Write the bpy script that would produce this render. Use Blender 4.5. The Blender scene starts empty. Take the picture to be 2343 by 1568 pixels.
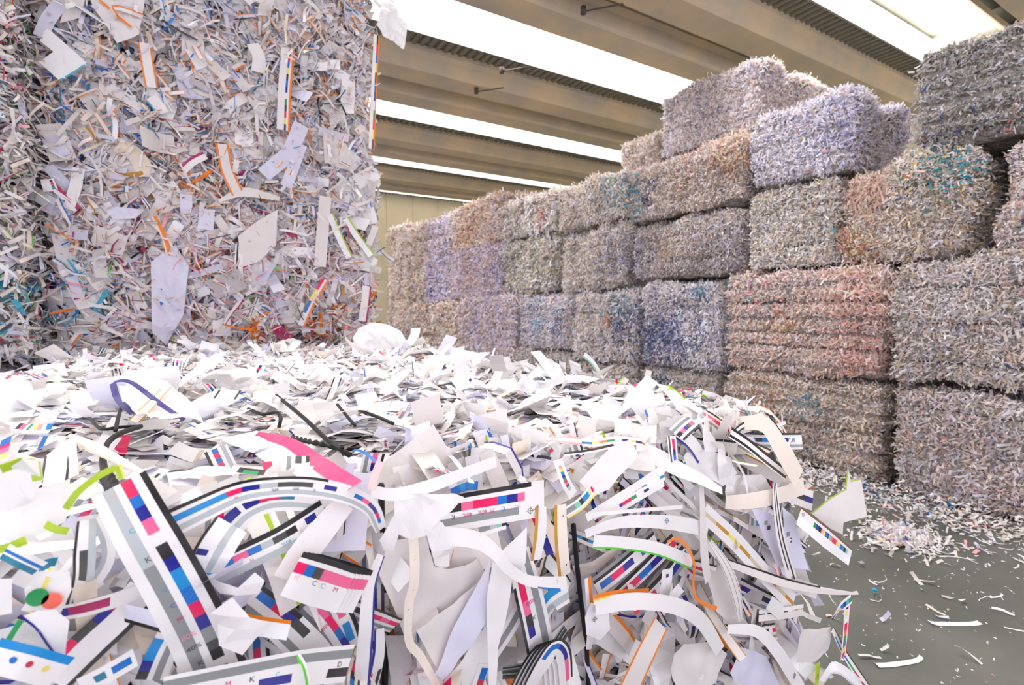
import bpy, math, random
import numpy as np
from mathutils import Vector
rng = np.random.default_rng(11)
random.seed(4)
sc = bpy.context.scene
COL = sc.collection
DENS = 1.0

# ------------------------------------------------------------------ camera
FPX, CX, CY = 1147.0, 1171.5, 784.0
YAW, PIT = math.radians(30.35), math.radians(3.64)
CAMZ = 1.57
def ray(px, py):
    r = (px-CX)/FPX; u = (CY-py)/FPX
    f2 = math.cos(PIT)+u*math.sin(PIT); u2 = u*math.cos(PIT)-math.sin(PIT)
    return Vector((r*math.cos(YAW)+f2*math.sin(YAW), -r*math.sin(YAW)+f2*math.cos(YAW), u2))
def at_y(px, py, y):
    d = ray(px, py); return Vector((0, 0, CAMZ)) + d*(y/d.y)
def at_z(px, py, z):
    d = ray(px, py); return Vector((0, 0, CAMZ)) + d*((z-CAMZ)/d.z)
cd = bpy.data.cameras.new('camera'); cam = bpy.data.objects.new('camera', cd); COL.objects.link(cam)
cam.location = (0, 0, CAMZ)
cam.rotation_euler = (math.pi/2-PIT, 0, -YAW)
cd.sensor_width = 36; cd.lens = 36*FPX/2343; cd.clip_start = .02; cd.clip_end = 200
cd.dof.use_dof = True; cd.dof.focus_distance = 1.35; cd.dof.aperture_fstop = 4.5
sc.camera = cam
sc.view_settings.view_transform = 'Standard'; sc.view_settings.look = 'None'
sc.view_settings.gamma = 1; sc.view_settings.use_curve_mapping = False
sc.view_settings.exposure = 0.12

# ------------------------------------------------------------------ colours
def lin(c):
    return tuple(((x/255)/12.92 if x/255 <= .04045 else ((x/255+.055)/1.055)**2.4) for x in c)
PAL = {k: lin(v) for k, v in dict(
    W=(238, 235, 236), w=(228, 222, 220), V=(246, 246, 248), L=(220, 219, 238), c=(236, 222, 204), i=(240, 228, 216),
    R=(232, 0, 92), r=(205, 25, 62), P=(238, 98, 148), p=(240, 170, 178), B=(0, 108, 196), C=(0, 138, 208), N=(22, 28, 140), n=(62, 52, 128),
    K=(28, 26, 28), D=(68, 70, 68), G=(140, 144, 145), g=(182, 190, 194), Y=(238, 222, 120), E=(0, 150, 80), O=(240, 130, 20),
    o=(196, 140, 42), M=(170, 22, 92), T=(10, 120, 150), l=(170, 200, 30), e=(90, 200, 50), s=(130, 205, 180), q=(200, 70, 125),
    b=(30, 60, 150), t=(212, 196, 170), S=(250, 110, 90), A=(120, 75, 60), u=(168, 160, 152), H=(196, 188, 180), J=(188, 183, 184), f=(60, 175, 205), z=(228, 190, 180), x=(192, 136, 100), y=(206, 186, 140), k=(72, 92, 142), j=(104, 152, 176), a=(218, 132, 118), v=(150, 146, 180)).items()}

# ------------------------------------------------------------------ materials
def mat(name, base=(.8, .8, .8), rough=.6, attr=False, trans=0.0, metal=0, noise=None, bump=None, emis=None, spec=.3):
    m = bpy.data.materials.new(name); m.use_nodes = True
    nt = m.node_tree; bs = nt.nodes['Principled BSDF']; out = nt.nodes['Material Output']
    bs.inputs['Roughness'].default_value = rough; bs.inputs['Metallic'].default_value = metal
    bs.inputs['Specular IOR Level'].default_value = spec
    bs.inputs['Base Color'].default_value = (*base, 1)
    src = None
    if attr:
        a = nt.nodes.new('ShaderNodeAttribute'); a.attribute_name = 'Col'; src = a.outputs['Color']
    tc = nt.nodes.new('ShaderNodeTexCoord')
    if noise:
        sc_, c2, amt, det = noise
        n = nt.nodes.new('ShaderNodeTexNoise'); n.inputs['Scale'].default_value = sc_; n.inputs['Detail'].default_value = det
        nt.links.new(tc.outputs['Object'], n.inputs['Vector'])
        rp = nt.nodes.new('ShaderNodeMapRange'); rp.inputs['From Min'].default_value = .35; rp.inputs['From Max'].default_value = .68
        rp.inputs['To Max'].default_value = amt
        nt.links.new(n.outputs['Fac'], rp.inputs['Value'])
        mx = nt.nodes.new('ShaderNodeMix'); mx.data_type = 'RGBA'
        nt.links.new(rp.outputs['Result'], mx.inputs['Factor'])
        mx.inputs['A'].default_value = (*base, 1); mx.inputs['B'].default_value = (*c2, 1)
        if src: nt.links.new(src, mx.inputs['A'])
        src = mx.outputs['Result']
    if src: nt.links.new(src, bs.inputs['Base Color'])
    if bump:
        n = nt.nodes.new('ShaderNodeTexNoise'); n.inputs['Scale'].default_value = bump[0]; n.inputs['Detail'].default_value = 4
        nt.links.new(tc.outputs['Object'], n.inputs['Vector'])
        b = nt.nodes.new('ShaderNodeBump'); b.inputs['Strength'].default_value = bump[1]; b.inputs['Distance'].default_value = bump[2]
        nt.links.new(n.outputs['Fac'], b.inputs['Height']); nt.links.new(b.outputs['Normal'], bs.inputs['Normal'])
    if trans:
        tr = nt.nodes.new('ShaderNodeBsdfTranslucent'); ms = nt.nodes.new('ShaderNodeMixShader'); ms.inputs[0].default_value = trans
        if src: nt.links.new(src, tr.inputs['Color'])
        else: tr.inputs['Color'].default_value = (*base, 1)
        nt.links.new(bs.outputs[0], ms.inputs[1]); nt.links.new(tr.outputs[0], ms.inputs[2]); nt.links.new(ms.outputs[0], out.inputs['Surface'])
    if emis:
        bs.inputs['Emission Color'].default_value = (*emis[0], 1); bs.inputs['Emission Strength'].default_value = emis[1]
    return m
M_paper = mat('printed_paper', attr=True, rough=.5, trans=.22, noise=(9, lin((205, 198, 196)), .12, 2), bump=(14, .25, .01))
M_shred = mat('shredded_paper', attr=True, rough=.6, trans=.32, spec=.2)
M_core = mat('pressed_paper_core', base=lin((186, 178, 170)), rough=.9, noise=(14, lin((140, 130, 122)), .8, 4), bump=(30, 1, .05), spec=.1)  # pressed paper toned grey so gaps between the shreds look shaded
M_corew = mat('shade_toned_trim_core', base=lin((150, 144, 146)), rough=.9, noise=(22, lin((84, 78, 80)), .9, 4), bump=(24, 1, .03), spec=.1)  # trim bale core coloured darker than its paper: painted shade for the gaps
M_wire = mat('black_wire', base=(.02, .019, .018), rough=.5, metal=.3, bump=(200, .4, .002))
M_wire2 = mat('rusty_wire', base=(.09, .075, .06), rough=.6, metal=.4)
M_floor = mat('concrete_floor', base=lin((98, 97, 92)), rough=.55, noise=(1.6, lin((72, 74, 68)), .9, 8), bump=(40, .15, .01), spec=.4)
M_beam = mat('beam_concrete', base=lin((198, 178, 148)), rough=.8, noise=(1.3, lin((166, 160, 150)), .8, 7), bump=(12, .15, .02), spec=.2)
M_curb = mat('curb_concrete', base=lin((205, 203, 194)), rough=.7, noise=(1.1, lin((180, 178, 168)), .7, 6))
M_deck = mat('corrugated_deck', base=lin((128, 122, 108)), rough=.55, metal=.2)
M_wall = mat('wall_panels', base=lin((236, 228, 204)), rough=.8, noise=(.5, lin((224, 216, 190)), .5, 4))
M_sky = mat('skylight_panel', base=(.9, .9, .9), rough=.5, emis=((.97, .985, 1.0), 36.0))
M_vault = mat('skylight_vault', base=lin((150, 149, 144)), rough=.6, emis=None)

# ------------------------------------------------------------------ mesh helpers
def setp(o, label=None, cat=None, group=None, kind=None):
    if label: o['label'] = label
    if cat: o['category'] = cat
    if group: o['group'] = group
    if kind: o['kind'] = kind
    return o
def link(name, me, parent=None):
    o = bpy.data.objects.new(name, me); COL.objects.link(o)
    if parent is not None: o.parent = parent
    return o
def empty(name, loc):
    o = bpy.data.objects.new(name, None); COL.objects.link(o); o.location = loc; o.empty_display_size = .1
    return o
def quads_mesh(name, V, Q, m, C=None, smooth=False):
    me = bpy.data.meshes.new(name)
    V = np.ascontiguousarray(V, dtype=np.float32).reshape(-1, 3); Q = np.ascontiguousarray(Q, dtype=np.int32).reshape(-1, 4)
    me.vertices.add(len(V)); me.vertices.foreach_set('co', V.ravel())
    me.loops.add(Q.size); me.loops.foreach_set('vertex_index', Q.ravel())
    me.polygons.add(len(Q)); me.polygons.foreach_set('loop_start', np.arange(0, Q.size, 4, dtype=np.int32))
    me.update(calc_edges=True)
    me.polygons.foreach_set('use_smooth', np.full(len(Q), smooth))
    if C is not None:
        a = me.attributes.new('Col', 'FLOAT_COLOR', 'FACE')
        CC = np.ones((len(Q), 4), dtype=np.float32); CC[:, :3] = np.asarray(C, dtype=np.float32).reshape(-1, 3)
        a.data.foreach_set('color', CC.ravel())
    me.materials.append(m)
    return me
def py_mesh(name, V, Fc, m, C=None, smooth=False):
    me = bpy.data.meshes.new(name); me.from_pydata([tuple(v) for v in V], [], Fc); me.update()
    me.polygons.foreach_set('use_smooth', [smooth]*len(Fc))
    if C is not None:
        a = me.attributes.new('Col', 'FLOAT_COLOR', 'FACE')
        a.data.foreach_set('color', [x for c in C for x in (*c, 1)])
    me.materials.append(m)
    return me
def box(name, lo, hi, m, parent=None):
    x0, y0, z0 = lo; x1, y1, z1 = hi
    V = [(x, y, z) for x in (x0, x1) for y in (y0, y1) for z in (z0, z1)]
    Fc = [(0, 1, 3, 2), (4, 6, 7, 5), (0, 4, 5, 1), (2, 3, 7, 6), (0, 2, 6, 4), (1, 5, 7, 3)]
    return link(name, py_mesh(name, V, Fc, m), parent)
def tube(name, pts, r, m, parent=None, sides=6, twist=0, strands=1, closed=False):
    P = [Vector(p) for p in pts]; V = []; Fc = []
    for s in range(strands):
        base = len(V); n = len(P)
        for i, p in enumerate(P):
            if closed: t = (P[(i+1) % n]-P[i-1]).normalized()
            else: t = (P[min(i+1, n-1)]-P[max(i-1, 0)]).normalized()
            a = t.orthogonal().normalized() if abs(t.z) > .95 else t.cross(Vector((0, 0, 1))).normalized(); b = t.cross(a)
            c = p
            if strands > 1:
                ang = i*twist+s*2*math.pi/strands; c = p+(a*math.cos(ang)+b*math.sin(ang))*r*.9
            for k in range(sides):
                q = 2*math.pi*k/sides; V.append(c+(a*math.cos(q)+b*math.sin(q))*r)
        m_ = n if closed else n-1
        for i in range(m_):
            j = (i+1) % n
            for k in range(sides):
                Fc.append((base+i*sides+k, base+i*sides+(k+1) % sides, base+j*sides+(k+1) % sides, base+j*sides+k))
        if not closed:
            Fc.append(tuple(base+k for k in range(sides))[::-1]); Fc.append(tuple(base+(n-1)*sides+k for k in range(sides)))
    return link(name, py_mesh(name, V, Fc, m, smooth=True), parent)

# ------------------------------------------------------------------ smooth noise for surfaces
_W = rng.normal(size=(10, 3)); _W /= np.linalg.norm(_W, axis=1)[:, None]
_PH = rng.uniform(0, 6.28, 10)
def snoise(P, f, seed=0.0):
    s = 0
    for k in range(10):
        s = s+np.sin((P@_W[k])*f*(1+.17*k)+_PH[k]+seed*(k+1.3))
    return s/4.5

class Bale:
    """a pressed block: rounded box with lumps and wire grooves, local origin at the base centre"""
    def __init__(s, size, r=.09, amp=.035, f=5, seed=0., grooves=(), gaxis='y', sag=0.0, gdepth=.03, gw=.02, lean=(0, 0)):
        s.h = np.array(size)/2; s.r = r; s.amp = amp; s.f = f; s.seed = seed; s.gr = grooves; s.gaxis = gaxis; s.sag = sag
        s.gdepth = gdepth; s.gw = gw; s.lean = lean
    def surf(s, P):
        h = s.h; inner = np.clip(P, -(h-s.r), h-s.r); d = P-inner
        n = d/np.maximum(np.linalg.norm(d, axis=1), 1e-6)[:, None]
        S = inner+n*s.r
        disp = s.amp*snoise(P, s.f, s.seed)+s.amp*.4*snoise(P, s.f*3.1, s.seed+3)
        if len(s.gr):
            ax = {'x': 0, 'z': 2, 'y': 1}[s.gaxis]
            for g in s.gr:
                disp = disp-s.gdepth*np.exp(-((S[:, ax]-g)/s.gw)**2)
        S = S+n*disp[:, None]
        if s.sag:
            t = np.clip((h[2]-S[:, 2])/(2*h[2]), 0, 1)
            S[:, 0] += np.where(S[:, 0] > 0, 1, -1)*(S[:, 0]/h[0])**2*s.sag*np.minimum(t*1.6, 1)
        zz = S[:, 2]+h[2]
        S[:, 0] += s.lean[0]*zz; S[:, 1] += s.lean[1]*zz
        S[:, 2] += h[2]
        return S, n
    def faces_grid(s, face, nu, nv):
        ax, sg = {'-x': (0, -1), '+x': (0, 1), '-y': (1, -1), '+y': (1, 1), '-z': (2, -1), '+z': (2, 1)}[face]
        a, b = [k for k in range(3) if k != ax]
        U, Vv = np.meshgrid(np.linspace(-1, 1, nu+1), np.linspace(-1, 1, nv+1), indexing='ij')
        P = np.zeros((U.size, 3)); P[:, ax] = sg*s.h[ax]; P[:, a] = U.ravel()*s.h[a]; P[:, b] = Vv.ravel()*s.h[b]
        i = np.arange(nu)[:, None]*(nv+1)+np.arange(nv)[None, :]
        Q = np.stack([i, i+nv+1, i+nv+2, i+1], -1).reshape(-1, 4)
        if (sg > 0) == (ax == 1): Q = Q[:, ::-1]
        return P, Q
    def core(s, res=.08, m=None, parent=None, shrink=.0):
        Vs, Qs, o = [], [], 0
        for f in ('-x', '+x', '-y', '+y', '-z', '+z'):
            ax = 'xyz'.index(f[1]); a, b = [k for k in range(3) if k != ax]
            nu = max(2, int(2*s.h[a]/res)); nv = max(2, int(2*s.h[b]/res))
            P, Q = s.faces_grid(f, nu, nv); S, n = s.surf(P)
            Vs.append(S-n*shrink); Qs.append(Q+o); o += len(P)
        V = np.concatenate(Vs); V[:, 2] = np.maximum(V[:, 2], 0.0)
        return link('pressed_core', quads_mesh('pressed_core', V, np.concatenate(Qs), m, smooth=True), parent)
    def sample(s, faces, n):
        ar = []
        for f in faces:
            ax = 'xyz'.index(f[1]); a, b = [k for k in range(3) if k != ax]; ar.append(4*s.h[a]*s.h[b])
        cnt = rng.multinomial(n, np.array(ar)/sum(ar)); Ps = []
        for f, c in zip(faces, cnt):
            ax = 'xyz'.index(f[1]); sg = 1 if f[0] == '+' else -1; a, b = [k for k in range(3) if k != ax]
            P = np.zeros((c, 3)); P[:, ax] = sg*s.h[ax]; P[:, a] = rng.uniform(-1, 1, c)*s.h[a]; P[:, b] = rng.uniform(-1, 1, c)*s.h[b]
            Ps.append(P)
        P = np.concatenate(Ps); S, n_ = s.surf(P)
        return P, S, n_
    def area(s, faces):
        t = 0
        for f in faces:
            ax = 'xyz'.index(f[1]); a, b = [k for k in range(3) if k != ax]; t += 4*s.h[a]*s.h[b]
        return t

def nrm(v): return v/np.maximum(np.linalg.norm(v, axis=-1, keepdims=True), 1e-9)
def ribbons(S, N, T, length, width, K=4, curl=.6, twist=.5, vs=(0, 1), kink=.0, droop=0.):
    """developable paper strips: returns verts (n,K+1,len(vs),3)"""
    n = len(S)
    Wd = nrm(np.cross(T, N)); N = nrm(np.cross(Wd, T)); T = nrm(T)
    Tc, Nc, Wc = T.copy(), N.copy(), Wd.copy()
    bend = rng.normal(0, curl/K, (n, 1)); step = (length/K)[:, None]
    pos = S-T*(length/2)[:, None]
    vs = np.array(vs); out = np.zeros((n, K+1, len(vs), 3))
    tw = rng.normal(0, twist/K, (n, 1))
    # start rotated back so that the strip's middle is tangent to its start direction
    for k in range(K+1):
        for j, v in enumerate(vs):
            out[:, k, j] = pos+Wc*((v-.5)*width)[:, None]
        if k == K: break
        a = bend+rng.normal(0, curl*.6/K, (n, 1))+kink*rng.normal(0, 1, (n, 1))*(rng.random((n, 1)) < .3)
        if k == 0: a = a-bend*K/2
        Tn = Tc*np.cos(a)+Nc*np.sin(a); Nn = Nc*np.cos(a)-Tc*np.sin(a); Tc, Nc = Tn, Nn
        Wn = Wc*np.cos(tw)+Nc*np.sin(tw); Nc = Nc*np.cos(tw)-Wc*np.sin(tw); Wc = Wn
        pos = pos+Tc*step
        if droop: pos = pos-np.array([0, 0, droop])*step
    return out
def ribbon_quads(n, K, Cn, off=0):
    per = (K+1)*(Cn+1)
    i = (np.arange(K)[:, None]*(Cn+1)+np.arange(Cn)[None, :]).ravel()
    q = np.stack([i, i+1, i+Cn+2, i+Cn+1], -1)
    return (np.arange(n)[:, None, None]*per+q[None]+off).reshape(-1, 4)

def tangents(N, pref, spread, lift):
    n = len(N); R = rng.normal(size=(n, 3))
    t = R*spread+np.asarray(pref)*(1-spread) if pref is not None else R
    t = t-N*(t*N).sum(1, keepdims=True); t = nrm(t)
    return nrm(t+N*rng.normal(0, lift, (n, 1)))

def shreds(bale, faces, dens, wid, leng, palette, pref=None, spread=.6, lift=.25, out=(-.6, 1.), push=.03, K=4, curl=1.2, blobs=(), styles=None,
           kink=.4, want_parts=0, zfun=None, keep=None, twist=.9):
    """returns list of (V, Q, C) chunks; the first want_parts ribbons are handed back one by one"""
    n = int(bale.area(faces)*dens*DENS)
    P, S, N = bale.sample(faces, n)
    if keep is not None:
        k = keep(P); P, S, N = P[k], S[k], N[k]
    n = len(S)
    S = S+N*(rng.uniform(out[0], out[1], n)*push)[:, None]
    if callable(pref): pf = pref(P)
    else: pf = pref
    T = tangents(N, pf, spread, lift)
    w = rng.uniform(wid[0], wid[1], n)*rng.choice([.6, 1, 1.35], n, p=[.35, .45, .2]); l = rng.uniform(leng[0], leng[1], n)
    keys = list(palette); pr = np.array([palette[k] for k in keys], float); pr /= pr.sum()
    base = np.array([PAL[k] for k in keys])[rng.choice(len(keys), n, p=pr)]
    for (c, key, rad, prob) in blobs:
        d = np.linalg.norm(P-np.array(c), axis=1); hit = (rng.random(n) < prob*np.exp(-(d/rad)**2))
        ks = np.array([PAL[q] for q in key]); base[hit] = ks[rng.integers(0, len(key), hit.sum())]
    base = base*rng.uniform(.9, 1.05, (n, 1))
    res = []; singles = []
    styles = styles or [('plain', 1.)]
    sid = rng.choice(len(styles), n, p=np.array([s[1] for s in styles])/sum(s[1] for s in styles))
    for si, (st, *_r) in enumerate(styles):
        idx = np.where(sid == si)[0]
        if not len(idx): continue
        m = len(idx); ecs = _r[1] if len(_r) > 1 else 'B'
        if st == 'plain': vs = (0, 1); KK = K
        elif st == 'edge': vs = (0, .2 if wid[0] > .01 else .3, 1); KK = K
        elif st == 'twin': vs = (0, .1, .9, 1); KK = K
        elif st == 'solid': vs = (0, 1); KK = K
        else: vs = (0, .13, .3, .55, .7, .88, 1); KK = K*3
        if st == 'bar': w[idx] = np.maximum(w[idx], wid[1]*.9); l[idx] = np.maximum(l[idx], leng[1]*.8)
        if st == 'solid': w[idx] *= .45
        if st == 'mini': vs = (0, .35, .65, 1); KK = K*3
        V = ribbons(S[idx], N[idx], T[idx], l[idx], w[idx], KK, curl, twist, vs, kink)
        Cn = len(vs)-1
        C = np.repeat(np.repeat(base[idx][:, None, None, :], KK, 1), Cn, 2)
        ec = np.array([PAL[q] for q in ecs])
        if st == 'edge': C[:, :, 0] = ec[rng.integers(0, len(ecs), m)][:, None]
        if st == 'twin':
            cc = ec[rng.integers(0, len(ecs), m)][:, None]; C[:, :, 0] = cc; C[:, :, 2] = cc
        if st == 'solid': C[:, :, 0] = ec[rng.integers(0, len(ecs), m)][:, None]
        if st == 'bar':
            C[:, :, 0] = PAL['K']; C[:, :, 4] = PAL['g'] if rng.random() < .3 else PAL['G']
            pc = np.array([PAL[q] for q in 'RBCNPKDGWRB']); C[:, :, 2] = pc[rng.integers(0, len(pc), (m, KK))]
        if st == 'mini':
            pc = np.array([PAL[q] for q in 'RBYKNEOCW']); C[:, :, 1] = pc[rng.integers(0, len(pc), (m, KK))]
        res.append((V, C, KK, Cn))
    # chunks -> arrays
    Vs, Qs, Cs, o = [], [], [], 0
    taken = 0
    for V, C, KK, Cn in res:
        m = len(V); k = min(m, max(0, int(round(want_parts*m/n)))) if want_parts else 0
        if k:
            order = np.argsort(-np.abs(np.linalg.norm(V[:, 0, 0]-V[:, -1, 0], axis=1)*np.linalg.norm(V[:, 0, 0]-V[:, 0, -1], axis=1)))
            sel = order[:k]; rest = order[k:]
            for q in sel: singles.append((V[q].reshape(-1, 3), ribbon_quads(1, KK, Cn), C[q].reshape(-1, 3)))
            V, C = V[rest], C[rest]; m = len(V)
        Vs.append(V.reshape(-1, 3)); Cs.append(C.reshape(-1, 3)); Qs.append(ribbon_quads(m, KK, Cn, o)); o += V.shape[0]*(KK+1)*(Cn+1)
    return np.concatenate(Vs), np.concatenate(Qs), np.concatenate(Cs), singles

# ------------------------------------------------------------------ the hall
def struct(o): o['kind'] = 'structure'; return o
XR, XL, YB, YF = 14.7, -9.0, 21.7, -7.0
ZR = CAMZ+5.0
struct(box('floor', (XL, YF, -.2), (XR, YB, 0), M_floor))
def panel_wall(name, a, b, z0, z1, m, step=1.2, nrm_=(0, -1)):
    V, Fc = [], []; L = (Vector(b)-Vector(a)).length; d = (Vector(b)-Vector(a))/L; k = int(L/step); n = Vector((nrm_[0], nrm_[1], 0))
    for i in range(k):
        p = Vector(a)+d*(i*L/k+.012); q = Vector(a)+d*((i+1)*L/k-.012)
        bs = len(V)
        for (s, off) in ((p, .03), (q, .03), (p, 0), (q, 0)):
            for z in (z0, z1): V.append((s.x+n.x*off, s.y+n.y*off, z))
        Fc += [(bs, bs+2, bs+3, bs+1), (bs, bs+1, bs+5, bs+4), (bs+2, bs+6, bs+7, bs+3)]
    bs = len(V)
    for s in (Vector(a), Vector(b)):
        for z in (z0, z1): V.append((s.x, s.y, z)); V.append((s.x-n.x*.2, s.y-n.y*.2, z))
    Fc += [(bs, bs+4, bs+6, bs+2), (bs+1, bs+3, bs+7, bs+5), (bs+2, bs+6, bs+7, bs+3), (bs, bs+1, bs+5, bs+4)]
    return link(name, py_mesh(name, V, Fc, m))
struct(panel_wall('wall_back', (XL, YB, 0), (XR, YB, 0), 0, ZR+1.4, M_wall, 1.15, (0, -1)))
struct(panel_wall('wall_right', (XR, YF, 0), (XR, YB, 0), 0, ZR+1.4, M_wall, 2.4, (-1, 0)))
# roof: corrugated deck with long bands; trough skylights; precast beams
S0, PER = 3.50, 4.1
k0, k1 = -2, 5
def corr(name, y0, y1, z):
    V, Fc = [], []; x = XL; i = 0; p = .16
    n = int((XR-XL)/p)
    for k in range(n+1):
        for (dx, dz) in ((0, 0), (.05, 0), (.08, .05), (.13, .05)):
            V.append((XL+k*p+dx, y0, z+dz)); V.append((XL+k*p+dx, y1, z+dz))
    for k in range(len(V)//2-1): Fc.append((2*k, 2*k+1, 2*k+3, 2*k+2))
    return link(name, py_mesh(name, V, Fc, M_deck))
def beam(name, yc, wb, wt, z0, z1, m):
    prof = [(-wt/2, z1), (-wt/2, z1-.10), (-wb/2-.06, z1-.17), (-wb/2, z0+.05), (-wb/2+.04, z0), (wb/2-.04, z0), (wb/2, z0+.05), (wb/2+.06, z1-.17), (wt/2, z1-.10), (wt/2, z1)]
    V = [(x, yc+a, b) for x in (XL, XR) for (a, b) in prof]; n = len(prof)
    Fc = [(i, (i+1) % n, n+(i+1) % n, n+i) for i in range(n)]+[tuple(range(n))[::-1], tuple(range(n, 2*n))]
    return link(name, py_mesh(name, V, Fc, m))
w = 1
for k in range(k0, k1):
    s = S0+PER*k
    # shed rooflight: leaning white far side, narrow glazed top, sloping concrete near side
    def slab(name, a, b, th, m, x1=XR):
        (ya, za), (yb, zb) = a, b; V = [(x, y, ZR+z) for x in (XL, x1) for (y, z) in ((ya, za), (yb, zb), (yb+th, zb+.02), (ya+th, za+.02))]
        return struct(link(name, py_mesh(name, V, [(0, 1, 2, 3), (7, 6, 5, 4), (0, 4, 5, 1), (1, 5, 6, 2), (2, 6, 7, 3), (3, 7, 4, 0)], m)))
    slab('trim_%d' % (3*w-2), (s+1.30, -.02), (s+1.97, 1.30), .06, M_vault)
    slab('trim_%d' % (3*w-1), (s+.02, -.02), (s+1.14, 1.38), -.06, M_beam)
    box_ = box('trim_%d' % (3*w), (XL, s+1.72, ZR+1.31), (XR, s+2.03, ZR+1.42), M_curb); struct(box_)
    struct(box('window_%d' % w, (XL, s+1.10, ZR+1.36), (XR-.25, s+1.74, ZR+1.40), M_sky))
    struct(box('ceiling', (XR-.25, s+.0, ZR+1.0), (XR, s+2.0, ZR+1.4), M_curb))
    struct(corr('ceiling', s+1.38, s+1.95, ZR+.02)); struct(corr('ceiling', s+2.50, s+3.1, ZR+.02))
    struct(beam('ceiling_beam', s+2.22, .62, .86, ZR-.36, ZR+.06, M_beam))
    struct(beam('ceiling_beam', s+3.42, .62, .92, ZR-.36, ZR+.06, M_beam))
    w += 1
struct(box('ceiling', (XL, YF-1, ZR+1.43), (XR, YB, ZR+1.5), M_deck))

# ------------------------------------------------------------------ bales along the right side
GREY = dict(W=9, w=9, H=7, J=3, u=1, t=3.5, L=4, c=4, z=.5, x=.25, k=.2, G=.4)
def pal(**k):
    d = dict(GREY); d.update(k); return d
def wire_loop(b, pos, axis, r, m, parent, off=.012):
    h = b.h; hx = h[0]; hy = h[1]
    pts = []
    def add(P):
        S, n = b.surf(np.array([P])); pts.append(Vector(S[0]+n[0]*off))
    K = 14
    if axis == 'z':
        for i in range(K): add((-hx, -hy+2*hy*i/K, pos))
        for i in range(6): add((-hx+2*hx*i/6, hy, pos))
        for i in range(K): add((hx, hy-2*hy*i/K, pos))
        for i in range(6): add((hx-2*hx*i/6, -hy, pos))
    elif axis == 'x':
        hz = h[2]
        for i in range(K): add((pos, -hy, -hz+2*hz*i/K))
        for i in range(K): add((pos, -hy+2*hy*i/K, hz))
        for i in range(K): add((pos, hy, hz-2*hz*i/K))
        for i in range(4): add((pos, hy-2*hy*i/4, -hz))
    elif axis == 'y':
        hz = h[2]
        for i in range(K): add((-hx, pos, -hz+2*hz*i/K))
        for i in range(K): add((-hx+2*hx*i/K, pos, hz))
        for i in range(K): add((hx, pos, hz-2*hz*i/K))
        for i in range(4): add((hx-2*hx*i/4, pos, -hz))
    for p in pts: p.z = max(p.z, r)
    return tube('tie_wire', pts, r, m, parent, sides=4, closed=True)

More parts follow.
